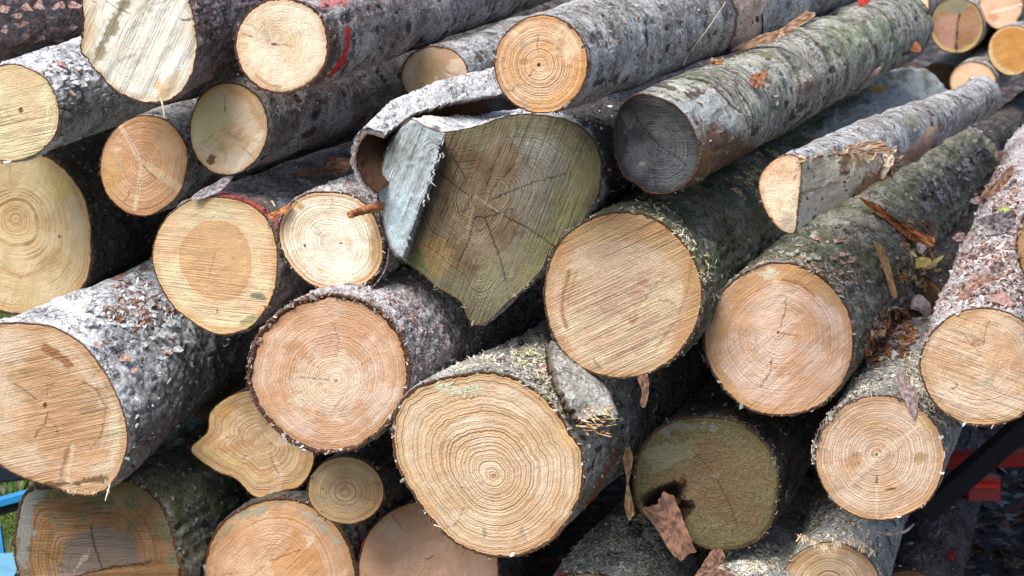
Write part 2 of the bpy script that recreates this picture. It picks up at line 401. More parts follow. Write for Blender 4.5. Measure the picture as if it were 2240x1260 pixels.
    if 'near' in group and key not in 'FNWHHIILL':
        for _k in range(rnd.randint(2, 5)):
            a0 = rnd.uniform(0, 2*np.pi); ra, rb = sorted(rnd.uniform(.05, .95, 2)); rb = min(rb, ra+.4); rm = rpx
            pts = [(cen[0]+rm*q*math.cos(a0+w__), cen[1]-rm*q*math.sin(a0+w__)) for q, w__ in ((ra, 0), ((ra+rb)/2, rnd.normal(0, .05)), (rb, rnd.normal(0, .04)))]
            ex.append(('line', pts, rnd.uniform(.6, 2.2), (.10, .055, .03), rnd.uniform(.45, .85)))
        for _k in range(rnd.randint(3, 7)):
            a0 = rnd.uniform(0, 2*np.pi); q = rnd.uniform(.2, .92)*rpx
            ex.append(('blob', cen[0]+q*math.cos(a0), cen[1]-q*math.sin(a0), rnd.uniform(8, 26), rnd.uniform(3, 12), rnd.uniform(0, 180), [(.42, .24, .12), (.34, .30, .22), (.74, .62, .47), (.40, .20, .09)][rnd.randint(4)], rnd.uniform(.25, .55), 1.0))
    pits = sstep(.80, .86, vn(q3*9, seed+77))*(rn < .97); 
    ptf = do_paint(P, list(paint)+ex, seed)
    vw = Wd(V3); qd = grid_quads(nr, NTc); ci = nr*NTc
    tr = [(ci, j, (j+1) % NTc) for j in range(NTc)]
    fo = mesh_np('cut_face', vw-base, qd[:, ::-1], fm, E, tris=tr, attrs=dict(fc=fc, rn=rn, paint=ptf))
    LOGS[key] = dict(E=E, bark=ob, face=fo, mid=mid, a=a, L=L, r=r0, taper=taper, base=base, onplane=onplane)
    return E
# ------------------------------------------------------------------ bark kinds
B_grey   = bark_mat('bark_smooth_grey', (.21, .20, .19), (.49, .49, .48), fl=.35, light=.35, scale=1.3, seed=1, lent=.35, bump=.004)
B_brown  = bark_mat('bark_purple_brown', (.15, .11, .11), (.27, .22, .22), flake=(.19, .085, .04), fl=.6, light=.15, scale=.7, seed=2)
B_redgrey= bark_mat('bark_red_grey', (.19, .16, .15), (.44, .41, .40), flake=(.17, .08, .05), fl=.55, light=.22, scale=1.4, seed=3)
B_flaky  = bark_mat('bark_pale_flaky', (.36, .37, .39), (.74, .77, .80), flake=(.15, .07, .045), fl=.35, light=.5, lc=(.74, .78, .82), scale=.9, seed=4, bump=.008)
B_white  = bark_mat('bark_bleached', (.50, .51, .53), (.74, .76, .79), crack=(.07, .05, .05), flake=(.40, .27, .22), fl=.3, light=.6, lc=(.8, .8, .8), scale=1.2, seed=5, bump=.010)
B_moss   = bark_mat('bark_mossy_green', (.12, .125, .10), (.25, .26, .22), crack=(.03, .026, .02), fl=.2, green=.75, gc=(.10, .115, .05), light=.25, scale=.8, seed=6, bump=.009)
B_dark   = bark_mat('bark_dark', (.032, .028, .026), (.085, .078, .074), fl=.3, light=.08, scale=.9, seed=7)
B_stripe = bark_mat('bark_wrinkled_olive', (.20, .19, .155), (.45, .44, .37), crack=(.05, .035, .025), flake=(.20, .10, .05), fl=.4, green=.45, gc=(.13, .17, .07), light=.3, scale=1., seed=8, lent=.8, bump=.006)
B_scaly  = bark_mat('bark_scaly_grey_pink', (.30, .26, .26), (.64, .62, .63), flake=(.27, .15, .12), fl=.5, light=.45, lc=(.56, .55, .56), scale=1.1, seed=9, bump=.010)
B_furrow = bark_mat('bark_furrowed_green', (.12, .118, .095), (.29, .285, .235), crack=(.028, .022, .018), fl=.3, green=.5, gc=(.12, .14, .07), light=.3, scale=.7, seed=10, bump=.010)
B_dusty  = bark_mat('bark_dusty_grey', (.28, .28, .26), (.56, .56, .53), flake=(.22, .13, .07), fl=.3, green=.3, light=.5, lc=(.60, .58, .53), scale=1.3, seed=11, bump=.008)
RED = (.62, .03, .025); PINK = (.70, .12, .12)
GRN = (.15, .19, .12)
# ------------------------------------------------------------------ the near stack
log('A', 'dark purplish brown bark log crossing the top left corner, its cut end out of sight', ell(-128, 48, 116, 118, seed=1), vp=(2900, -700), zf=1.03, bark='plates', bm=B_brown,
    fm=face_mat('cut_A', seed=1), dens=.8)
log('B', 'log with bright cream slanted rough cut and olive streak, top left, splinter at its foot',
    [(176, 105), (183, 50), (178, 0), (196, -70), (250, -120), (330, -120), (390, -70), (412, -10), (426, 50), (432, 105), (424, 150), (404, 192), (376, 218), (340, 226), (300, 222), (256, 202), (222, 168), (192, 132)],
    pith=(305, 40), vp=(2900, -900), zf=.96, bark='plates', bm=B_brown, b=.02, rag=.03,
    fm=face_mat('cut_B', (.84, .78, .66), (.88, .85, .76), rings=30, ringc=.15, saw=62, sawc=.62, speck=.1, rough=.006, edge=(.45, .30, .12), seed=2),
    paint=[('poly', [(265, -5), (292, -5), (262, 50), (235, 95), (222, 130), (208, 120), (222, 70)], (.24, .19, .07), .75, 10, 14),
           ('poly', [(345, 165), (366, 205), (370, 228), (352, 222), (338, 185)], (.72, .52, .30), .9, 6, 5),
           ('blob', 375, 180, 30, 16, -50, (.66, .42, .2), .6, .6), ('line', [(398, 44), (428, 42)], 4, (.05, .03, .02), .9),
           ('blob', 195, 50, 16, 60, 0, (.62, .45, .22), .5, .5)],
    facefn=lambda P: .0022*np.sin(((P[:, 0]*.88+P[:, 1]*.47)/7.))*fbm(np.concatenate([P/60, P[:, :1]*0], 1), 2, 5)*1.6)
log('C', 'cream log end beside a red paint stripe, second end from the top left', ell(616, 98, 104, 107, seed=3), pith=(600, 96), vp=(2900, -560), zf=.97, bark='smooth', bm=B_redgrey, b=.05, rag=.022,
    fm=face_mat('cut_C', PALE, (.80, .70, .54), rings=30, ringc=.25, saw=85, sawc=.25, speck=.25, edge=(.42, .22, .09), seed=3, mask=.45),
    paint=[('line', [(560, 165), (590, 188), (612, 190)], 7, (.25, .09, .04), .55), ('blob', 600, 97, 8, 3, 0, (.1, .05, .03), .9, .6), ('line', [(600, 97), (640, 100)], 1.5, (.25, .13, .07), .6),
           ('poly', [(515, 80), (535, 60), (545, 120), (575, 175), (600, 195), (560, 180), (525, 130)], (.60, .38, .20), .5, 14, 8)],
    bpaint=[('poly', [(752, 48), (764, 62), (768, 100), (752, 142), (722, 172), (712, 168), (738, 140), (752, 100)], RED, .97, 4, 5),
            ('blob', 735, 5, 42, 10, -10, PINK, .6, .9), ('poly', [(712, 60), (740, 55), (742, 110), (726, 150), (700, 180), (690, 180), (712, 130)], (.13, .06, .04), .8, 10, 8)])
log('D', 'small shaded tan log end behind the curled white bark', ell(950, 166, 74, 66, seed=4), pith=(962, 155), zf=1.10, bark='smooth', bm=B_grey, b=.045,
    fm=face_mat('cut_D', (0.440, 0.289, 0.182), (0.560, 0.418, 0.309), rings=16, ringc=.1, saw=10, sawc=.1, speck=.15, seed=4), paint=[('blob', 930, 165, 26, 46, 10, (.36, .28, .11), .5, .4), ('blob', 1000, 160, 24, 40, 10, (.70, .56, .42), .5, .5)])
log('E', 'topmost long grey log with a round orange tan end and clear tight rings', ell(1184, 141, 103, 108, 8, seed=5), pith=(1179, 142), vp=(2900, -420), zf=.91, bark='smooth', bm=B_grey, b=.028, L=3., taper=-.13, fat=1.08, bulge=1.,
    fm=face_mat('cut_E', (0.680, 0.418, 0.228), (0.760, 0.547, 0.366), rings=25, ringc=.55, saw=15, sawc=.15, speck=.8, edge=(.46, .21, .06), seed=5, mask=.3),
    paint=[('blob', 1179, 142, 4, 4, 0, (.08, .03, .01), 1, .2), ('poly', [(1255, 130), (1288, 120), (1280, 180), (1240, 225), (1180, 246), (1140, 230), (1200, 215), (1245, 180)], (.60, .30, .10), .5, 14, 10)],
    bpaint=[('poly', [(1600, -5), (1680, -5), (1672, 40), (1650, 90), (1610, 110), (1590, 100), (1618, 40)], (.66, .47, .36), .75, 22, 16),
            ('line', [(1596, -10), (1612, 30), (1606, 75), (1588, 118)], 7, (.10, .06, .04), .9), ('line', [(1570, -10), (1588, 40), (1580, 85), (1560, 128)], 5, (.14, .09, .06), .8),
            ('line', [(1545, 0), (1562, 50), (1555, 100), (1540, 140)], 3, (.18, .13, .10), .7), ('blob', 1656, 42, 5, 9, 0, (.05, .02, .02), 1, .4)],
    knobs=[(1600, 60, 30, .006), (1575, 80, 14, .008)])
log('F', 'log with a weathered charcoal grey cut end and peeling bark',
    [(1342, 300), (1345, 262), (1362, 228), (1395, 206), (1432, 210), (1475, 228), (1508, 262), (1528, 310), (1530, 352), (1520, 382), (1495, 408), (1460, 424), (1420, 422), (1392, 404), (1365, 385), (1348, 345)],
    pith=(1442, 318), vp=(2900, -415), fat=1.12, zf=.97, endx=1960, bark='smooth', bm=B_stripe, b=.04, taper=-.05, bulge=1.5, morph=.3,
    fm=face_mat('cut_F', (.075, .078, .085), (.23, .245, .26), rings=30, ringc=.6, saw=0, sawc=.25, speck=.1, rough=.014, edge=(.06, .055, .05), seed=6, mask=.44, warp=.16),
    paint=[('blob', 1404, 358, 7, 5, 0, (.55, .5, .38), .9, .5), ('blob', 1352, 300, 24, 60, 0, (.05, .05, .055), .75, .6), ('line', [(1442, 318), (1400, 270), (1385, 240)], 2.5, (.015, .015, .015), .8), ('line', [(1442, 318), (1490, 350), (1512, 372)], 2, (.015, .015, .015), .8), ('line', [(1440, 322), (1430, 380), (1436, 412)], 2.2, (.015, .015, .015), .8), ('blob', 1470, 370, 34, 30, 20, (.19, .2, .21), .5, 1.2)],
    bpaint=[('poly', [(1400, 205), (1470, 215), (1515, 260), (1545, 330), (1520, 330), (1480, 250), (1430, 215)], (.52, .54, .55), .7, 12, 10),
            ('poly', [(1480, 230), (1560, 190), (1600, 240), (1625, 290), (1560, 280), (1510, 250)], (.42, .44, .44), .75, 12, 18),
            ('poly', [(1522, 300), (1560, 270), (1640, 300), (1650, 350), (1600, 390), (1530, 410), (1500, 420), (1530, 370)], (.17, .085, .05), .85, 20, 24),
            ('poly', [(1522, 330), (1560, 330), (1560, 390), (1520, 400)], (.33, .19, .08), .6, 20, 20), ('line', [(1505, 172), (1540, 176), (1572, 198), (1600, 232), (1622, 246)], 4, (.04, .025, .02), .95),
            ('line', [(1700, 105), (1735, 145), (1752, 190), (1742, 235), (1715, 275)], 5, (.07, .05, .035), .85), ('line', [(1725, 95), (1762, 140), (1778, 185), (1770, 215)], 7, (.40, .34, .26), .7),
            ('blob', 1771, 186, 9, 15, 20, (.06, .03, .025), 1, .5), ('blob', 1771, 190, 22, 34, 20, (.33, .24, .17), .6, .5), ('blob', 1805, 108, 9, 8, 20, (.05, .035, .03), .8, .8),
            ('blob', 1850, 90, 40, 34, 0, (.17, .24, .10), .4, 1.2), ('blob', 1930, 70, 36, 26, 0, (.17, .24, .11), .4, 1.2)],
    knobs=[(1760, 180, 36, .012), (1600, 200, 22, .006)])
log('G', 'slim grey log with one side split away, showing pale cream wood',
    [(1752, 352), (1752, 390), (1748, 430), (1744, 470), (1738, 508), (1716, 508), (1692, 488), (1672, 455), (1660, 412), (1664, 382), (1684, 356), (1712, 340), (1735, 338)],
    pith=(1712, 425), vp=(2900, -147), zf=.89, endx=2145, bark='smooth', bm=B_grey, b=.025, taper=.10, morph=.45, bulge=1., rag=.008, fat=1.38,
    fm=face_mat('cut_G', (0.660, 0.438, 0.286), (0.760, 0.620, 0.440), rings=14, ringc=.35, saw=90, sawc=.2, speck=.6, edge=(.5, .22, .07), seed=7),
    paint=[('poly', [(1665, 420), (1690, 360), (1672, 400), (1672, 450), (1692, 485), (1680, 470)], ORANGE, .5, 12, 8), ('poly', [(1700, 500), (1716, 470), (1740, 462), (1738, 506), (1716, 506)], (.30, .24, .17), .6, 10, 12)],
    bpaint=[('poly', [(1745, 346), (1800, 338), (1860, 326), (1915, 316), (1942, 336), (1968, 370), (1958, 418), (1915, 452), (1860, 492), (1800, 520), (1738, 530), (1744, 430)], (.78, .67, .50), 1, 5, 12),
            ('poly', [(1960, 340), (1990, 318), (2030, 290), (2050, 270), (2044, 318), (2000, 352), (1962, 372)], (.55, .36, .26), 1, 7, 9),
            ('poly', [(1838, 326), (1862, 324), (1864, 350), (1850, 380), (1832, 376), (1842, 350)], (.10, .055, .02), .85, 8, 14), ('blob', 1885, 345, 28, 20, 0, (.42, .25, .09), .7, .9), ('blob', 1905, 330, 22, 12, 10, (.12, .06, .03), .85, 1.),
            ('poly', [(1870, 420), (1900, 380), (1950, 355), (1965, 372), (1945, 405), (1900, 432), (1850, 462), (1862, 440)], (.30, .13, .05), .8, 12, 18),
            ('line', [(1752, 424), (1790, 412), (1830, 398)], 5, (.33, .17, .07), .65), *[('line', [(1752+j*6, 372+j*11+o_), (1752+j*6+50, 350+j*11+o_), (1752+j*6+95+o_*3, 332+j*11+o_)], 1.6, (.36, .24, .13), .55) for j, o_ in ((0, 4), (1, -2), (2, 5), (3, 1), (4, 4), (5, -3), (6, 3), (7, 0), (8, 5), (9, 2), (10, -1))], ('poly', [(1750, 450), (1800, 425), (1860, 400), (1850, 440), (1800, 480), (1745, 500)], (.84, .76, .62), .5, 16, 12), ('line', [(1740, 522), (1795, 510), (1855, 486), (1912, 450), (1955, 416)], 9, (.22, .09, .04), .8),
            ('line', [(1752, 352), (1748, 430), (1741, 508)], 3, (.04, .035, .03), .9), ('blob', 1940, 345, 14, 22, -30, (.62, .55, .47), .8, .8), ('blob', 1990, 345, 50, 12, -26, (.2, .09, .05), .5, 1.2),
            ('blob', 2000, 265, 26, 14, 20, (.17, .2, .12), .6, 1.)],
    knobs=[(1925, 300, 18, .007)])
log('H', 'left edge log with pale yellow end scored by level saw lines', ell(22, 248, 110, 107, seed=8), pith=(46, 240), vp=(2900, -760), zf=1.0, bark='plates', bm=B_flaky, b=.02, taper=.12,
    fm=face_mat('cut_H', (0.720, 0.557, 0.355), (0.800, 0.680, 0.440), rings=26, ringc=.2, saw=12, sawc=.75, speck=.25, edge=(.50, .33, .12), seed=8, rough=.005),
    paint=[('blob', 46, 240, 5, 6, 0, (.12, .06, .03), .9, .6)],
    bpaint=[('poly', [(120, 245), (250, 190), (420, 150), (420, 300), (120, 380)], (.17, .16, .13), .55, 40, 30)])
log('I', 'large olive tinted log end at the left edge, half under the pale scored one', [(201, 520), (198, 590), (180, 632), (140, 668), (95, 684), (40, 688), (-20, 676), (-90, 630), (-125, 560), (-130, 480), (-100, 400), (-40, 350), (30, 328), (90, 336), (140, 368), (180, 420), (196, 470)],
    pith=(35, 478), vp=(2900, -520), zf=1.07, bark='plates', bm=B_dark, b=.02,
    fm=face_mat('cut_I', (0.540, 0.398, 0.217), (0.620, 0.478, 0.297), rings=20, ringc=.5, saw=70, sawc=.3, speck=.15, edge=(.45, .27, .08), seed=9),
    paint=[('line', [(0, 585), (45, 606), (90, 590), (130, 545)], 7, (.40, .21, .09), .5), ('line', [(120, 400), (140, 450), (148, 500)], 9, (.44, .26, .11), .4), ('blob', 130, 415, 26, 30, 0, (.50, .40, .12), .5, .6),
           ('blob', 130, 517, 4, 3, 0, (.1, .05, .03), .9, .3), ('line', [(20, 352), (24, 400)], 6, (.36, .2, .1), .4)])
log('J', 'tan log end with three pale rays meeting at its heart', ell(315, 362, 97, 111, 8, seed=10), pith=(308, 358), vp=(2900, -560), zf=1.02, bark='smooth', bm=B_grey, b=.02,
    fm=face_mat('cut_J', (0.520, 0.298, 0.160), (0.600, 0.368, 0.217), rings=20, ringc=.35, saw=-30, sawc=.2, speck=.25, edge=(.42, .19, .06), seed=10, mask=.45),
    paint=[('line', [(258, 268), (278, 300), (303, 345)], 10, (.64, .50, .38), .75), ('line', [(308, 368), (303, 410), (295, 458)], 9, (.66, .50, .36), .7), ('line', [(312, 360), (350, 380), (392, 412)], 18, (.64, .48, .31), .55),
           ('line', [(280, 300), (300, 338)], 2, (.25, .15, .1), .6), ('line', [(307, 390), (300, 425)], 2.5, (.16, .08, .04), .8), ('blob', 245, 385, 22, 55, 0, (.52, .33, .12), .4, .6)])
log('K', 'yellowish log end with an orange rim and a dark notch low on its edge', ell(500, 282, 86, 103, 8, seed=11), pith=(488, 285), vp=(2900, -480), zf=1.0, bark='smooth', bm=B_redgrey, b=.03,
    fm=face_mat('cut_K', (0.620, 0.428, 0.251), (0.720, 0.557, 0.401), rings=16, ringc=.15, saw=35, sawc=.15, speck=.2, edge=(.46, .25, .08), seed=11),
    paint=[('poly', [(500, 190), (545, 205), (580, 260), (584, 300), (568, 280), (540, 225), (505, 200)], ORANGE, .6, 14, 8), ('blob', 470, 270, 45, 55, 0, (.54, .46, .20), .45, .6), ('line', [(512, 380), (530, 350), (575, 290)], 12, (.82, .70, .54), .5),
           ('poly', [(452, 350), (460, 338), (472, 342), (470, 358), (458, 362)], (.12, .06, .02), .9, 4, 8), ('line', [(530, 322), (560, 350)], 1.6, (.3, .16, .08), .7), ('blob', 510, 290, 20, 14, 0, (.60, .34, .14), .6, 1.)])
log('L', 'log end with a round darker orange heart inside a pale band',
    [(472, 430), (520, 436), (560, 455), (592, 490), (606, 540), (607, 595), (600, 640), (580, 680), (550, 715), (505, 732), (460, 728), (415, 700), (380, 672), (350, 625), (333, 570), (340, 520), (362, 478), (400, 445), (435, 432)],
    pith=(470, 560), zf=1.0, bark='plates', bm=B_redgrey, b=.018,
    fm=face_mat('cut_L', (0.720, 0.497, 0.309), (0.760, 0.600, 0.380), heart=(.58, .36, .19), hr=.60, hsoft=.015, rings=24, ringc=.2, saw=-4, sawc=.5, speck=.2, edge=(.54, .30, .10), seed=12, rough=.004),
    paint=[('blob', 568, 650, 20, 8, 12, (.15, .18, .12), .9, .5), ('blob', 545, 700, 22, 9, -30, (.25, .26, .14), .7, .8), ('blob', 475, 680, 3, 6, 0, (.15, .18, .1), .9, .4), ('line', [(470, 556), (455, 615)], 1.6, (.3, .15, .07), .6), ('blob', 475, 472, 24, 12, 5, (.74, .64, .42), .6, .5)],
    bpaint=[('line', [(480, 425), (520, 432), (560, 448), (600, 480), (612, 500)], 9, (.70, .08, .07), .8), ('line', [(492, 385), (482, 420)], 8, (.5, .08, .06), .8)])
log('M', 'very pale cream log end with dark rings, bark curling loose beneath it', 
    [(720, 419), (765, 425), (805, 450), (828, 490), (839, 535), (836, 575), (815, 610), (780, 628), (735, 636), (690, 628), (650, 600), (622, 562), (609, 520), (612, 480), (635, 445), (675, 422)],
    pith=(725, 535), zf=.99, bark='scaly', bm=B_scaly, b=.03,
    fm=face_mat('cut_M', (0.740, 0.557, 0.401), (0.820, 0.740, 0.580), rings=24, ringc=.55, saw=70, sawc=.15, speck=.7, edge=(.58, .33, .11), seed=13, mask=.36),
    paint=[('blob', 655, 450, 14, 7, 40, (.50, .29, .10), .8, .6), ('blob', 725, 540, 75, 70, 0, (.86, .80, .68), .35, .5), ('poly', [(800, 445), (830, 500), (838, 560), (815, 605), (812, 560), (815, 510)], (.50, .28, .10), .7, 14, 10),
           ('blob', 667, 537, 4, 5, 0, (.12, .04, .02), .9, .4), ('blob', 746, 532, 5, 3, 0, (.12, .04, .02), .9, .5), ('poly', [(735, 632), (780, 612), (830, 590), (810, 615), (780, 628)], (.60, .34, .15), .6, 6, 4)])
# the big weathered end: heart-shaped, with a blue grey facet on its left, its lit paleness painted in
strip = [(895, 262), (968, 290), (966, 330), (948, 385), (935, 425), (918, 470), (902, 515), (885, 572), (862, 558), (838, 500), (826, 430), (832, 370), (852, 310)]
edge_ = [(968, 288), (966, 330), (948, 385), (935, 425), (918, 470), (902, 515), (885, 572)]
def nface(P):
    nn_ = fbm(np.concatenate([P/9, P[:, :1]*0], 1), 3, 8)-.5; d = polyd(P, strip)+nn_*14; return np.where(d > 0, .012+.034*sstep(80, 0, lined(P, edge_))+nn_*.008, 0)*sstep(-1, 2, d)
log('N', 'huge heart shaped weathered green and brown log end with a pale blue grey facet',
    [(895, 262), (930, 276), (970, 288), (1040, 276), (1110, 252), (1170, 250), (1240, 262), (1290, 292), (1314, 340), (1316, 400), (1298, 450), (1262, 500), (1215, 540), (1185, 590), (1150, 630), (1105, 668), (1075, 700), (1050, 712), (1025, 700), (1010, 665), (985, 645), (955, 628), (925, 600), (885, 574), (858, 555), (838, 500), (826, 430), (832, 370), (852, 310)],
    pith=(1050, 440), vp=(2900, -330), zf=.99, L=.62, taper=.4, bark='scaly', bm=B_white, b=.012, rag=.01, NTc=300, morph=.9,
    fm=face_mat('cut_N', (0.210, 0.145, 0.085), (0.300, 0.235, 0.155), rings=42, ringc=.5, saw=68, sawc=1.3, speck=.3, edge=(.15, .14, .08), seed=14, rough=.008, mask=.42, warp=.12),
    paint=[('poly', [(970, 288), (1110, 250), (1240, 260), (1316, 340), (1316, 410), (1262, 502), (1185, 592), (1100, 670), (1050, 712), (1020, 690), (925, 602), (900, 560), (960, 590), (1040, 610), (1110, 560), (1160, 480), (1190, 400), (1180, 330), (1100, 300), (1000, 330)], (.25, .245, .15), .52, 50, 30),
           ('poly', [(1120, 290), (1220, 290), (1250, 340), (1190, 470), (1130, 520), (1120, 440), (1150, 360)], (.26, .26, .23), .6, 50, 40), ('poly', [(1240, 300), (1316, 350), (1310, 420), (1180, 600), (1130, 620), (1200, 500), (1260, 400)], (.34, .31, .14), .5, 30, 30),
           *[('line', [(1050+30*math.cos(a_), 445-30*math.sin(a_)), (1050+r_*.6*math.cos(a_+.03), 445-r_*.6*math.sin(a_+.03)), (1050+r_*math.cos(a_-.02), 445-r_*math.sin(a_-.02))], w_, (.035, .025, .018), .85) for a_, r_, w_ in ((.35, 210, 2.6), (1.2, 170, 2), (-.5, 190, 3), (-1.25, 220, 3.2), (-1.9, 150, 2), (2.5, 110, 2.2), (.85, 120, 1.6))], ('blob', 1180, 330, 50, 26, 30, (.38, .37, .33), .5, 1.3), ('blob', 1080, 620, 50, 30, 40, (.34, .33, .20), .5, 1.3), ('blob', 940, 560, 45, 42, 45, (.36, .23, .08), .6, .7), ('poly', strip, (.60, .68, .72), .88, 5, 10), ('blob', 875, 480, 26, 70, 15, (.56, .74, .83), .5, .6), ('blob', 885, 320, 40, 26, 20, (.40, .42, .38), .5, 1.1), ('blob', 850, 340, 18, 50, 20, (.30, .34, .26), .5, .9),
           ('line', [(1042, 430), (1100, 470)], 4, (.42, .33, .20), .8), ('line', [(1035, 460), (1020, 510), (1000, 530)], 4, (.40, .33, .18), .8), ('line', [(985, 425), (1020, 430)], 2.5, (.36, .27, .17), .7), ('line', [(1040, 476), (1085, 470), (1120, 455)], 3, (.03, .02, .015), .9),
           ('line', [(990, 340), (1018, 390)], 2.5, (.03, .02, .015), .85), ('line', [(1030, 455), (1000, 465)], 2, (.03, .02, .015), .8), ('line', [(1130, 250), (1132, 300)], 2.5, (.04, .04, .03), .8),
           ('poly', [(885, 575), (905, 530), (925, 560), (935, 600), (910, 590)], (.16, .17, .07), .9, 6, 8), ('line', edge_, 6, (.70, .76, .80), .8), ('line', [(972, 300), (969, 340), (951, 390), (939, 430), (922, 474), (906, 518)], 4, (.03, .025, .02), .7)],
    bpaint=[('poly', [(860, 300), (895, 262), (925, 242), (965, 238), (975, 262), (965, 288), (930, 278), (895, 264)], (.84, .80, .74), 1, 6, 6), ('blob', 950, 284, 18, 12, 0, (.10, .09, .09), .85, .8),
            ('poly', [(1215, 236), (1300, 200), (1480, 60), (1480, 480), (1325, 490), (1318, 330), (1285, 280)], (.05, .045, .04), .9, 16, 16)],  # dark patch paints the shade on the bark behind this end
    facefn=nface)
log('O', 'big tan log end with slanting saw lines, right of the huge heart shaped one', ell(1362, 646, 176, 182, 0, seed=15, irr=.02), pith=(1345, 650), vp=(2900, -350), zf=.975, endx=1985, bark='rough', bm=B_moss, b=.022, taper=.04, bulge=1.5,
    fm=face_mat('cut_O', (0.620, 0.408, 0.275), (0.720, 0.560, 0.370), rings=38, ringc=.22, saw=27, sawc=.75, speck=.25, edge=(.46, .24, .09), seed=15, rough=.005),
    paint=[('poly', [(1200, 560), (1260, 490), (1340, 468), (1440, 485), (1510, 545), (1536, 640), (1510, 730), (1450, 790), (1480, 730), (1500, 650), (1480, 580), (1420, 535), (1340, 520), (1270, 540), (1225, 600)], (.52, .29, .11), .55, 12, 8),
           ('line', [(1245, 592), (1233, 640), (1228, 680), (1240, 718)], 7, (.34, .17, .08), .75), ('line', [(1262, 600), (1240, 660)], 3, (.38, .2, .1), .5), ('line', [(1512, 560), (1508, 620), (1480, 700), (1430, 770)], 5, (.33, .15, .05), .45),
           ('line', [(1375, 695), (1440, 620), (1460, 600)], 2.2, (.33, .19, .09), .7), ('line', [(1385, 690), (1432, 640)], 9, (.76, .60, .40), .6), ('line', [(1290, 745), (1350, 730)], 2, (.3, .2, .12), .5)],
    bpaint=[('poly', [(1780, 300), (1900, 190), (2100, 120), (2110, 220), (1900, 330)], (.50, .51, .50), .8, 50, 40)],
    knobs=[(2020, 180, 22, .016), (1990, 165, 18, .014)])
log('P', 'round tan log end with a warm brown crescent along its upper right', ell(1705, 744, 163, 168, 0, seed=16, irr=.02), pith=(1702, 730), zf=1.0, vp=(2900, -400), endx=2085, bark='rough', bm=B_furrow, b=.025, taper=.05, bulge=1.,
    fm=face_mat('cut_P', (0.580, 0.358, 0.228), (0.680, 0.497, 0.390), rings=32, ringc=.3, saw=45, sawc=.4, speck=.2, edge=(.46, .24, .09), seed=16, mask=.42),
    paint=[('poly', [(1560, 700), (1600, 630), (1660, 590), (1720, 578), (1790, 600), (1845, 660), (1862, 740), (1845, 700), (1800, 650), (1750, 618), (1690, 616), (1630, 650), (1590, 720), (1575, 800), (1620, 870), (1690, 905), (1610, 880), (1560, 820)], (.50, .27, .10), .6, 8, 6),
           ('line', [(1712, 612), (1750, 620), (1780, 645)], 7, (.32, .13, .04), .7), ('blob', 1680, 600, 20, 14, 20, (.60, .58, .44), .75, .9), ('line', [(1702, 728), (1745, 735)], 1.8, (.3, .16, .08), .7), ('blob', 1702, 727, 3, 3, 0, (.1, .05, .02), .9, .2)])
log('Q', 'tan log end at the right edge, its scaly grey bark rising steeply', ell(2150, 801, 138, 132, 0, seed=17), pith=(2145, 775), vp=(2520, -450), zf=.97, bark='scaly', bm=B_scaly, b=.028, taper=.03, L=2.4,
    fm=face_mat('cut_Q', (0.580, 0.378, 0.228), (0.680, 0.517, 0.378), rings=22, ringc=.35, saw=-18, sawc=.6, speck=.35, edge=(.44, .24, .09), seed=17), paint=[('blob', 2140, 750, 14, 8, 0, (.25, .12, .05), .6, .9), ('line', [(2030, 780), (2090, 800), (2150, 800)], 3, (.35, .18, .08), .5)])
log('QB', 'dark brown log end mostly cut off by the right edge of the picture', ell(2334, 540, 114, 118, seed=18), vp=(2760, -450), zf=.93, bark='scaly', bm=B_scaly, b=.04,
    fm=face_mat('cut_QB', (0.340, 0.190, 0.080), (0.420, 0.259, 0.148), rings=20, ringc=.3, seed=18), dens=.8)
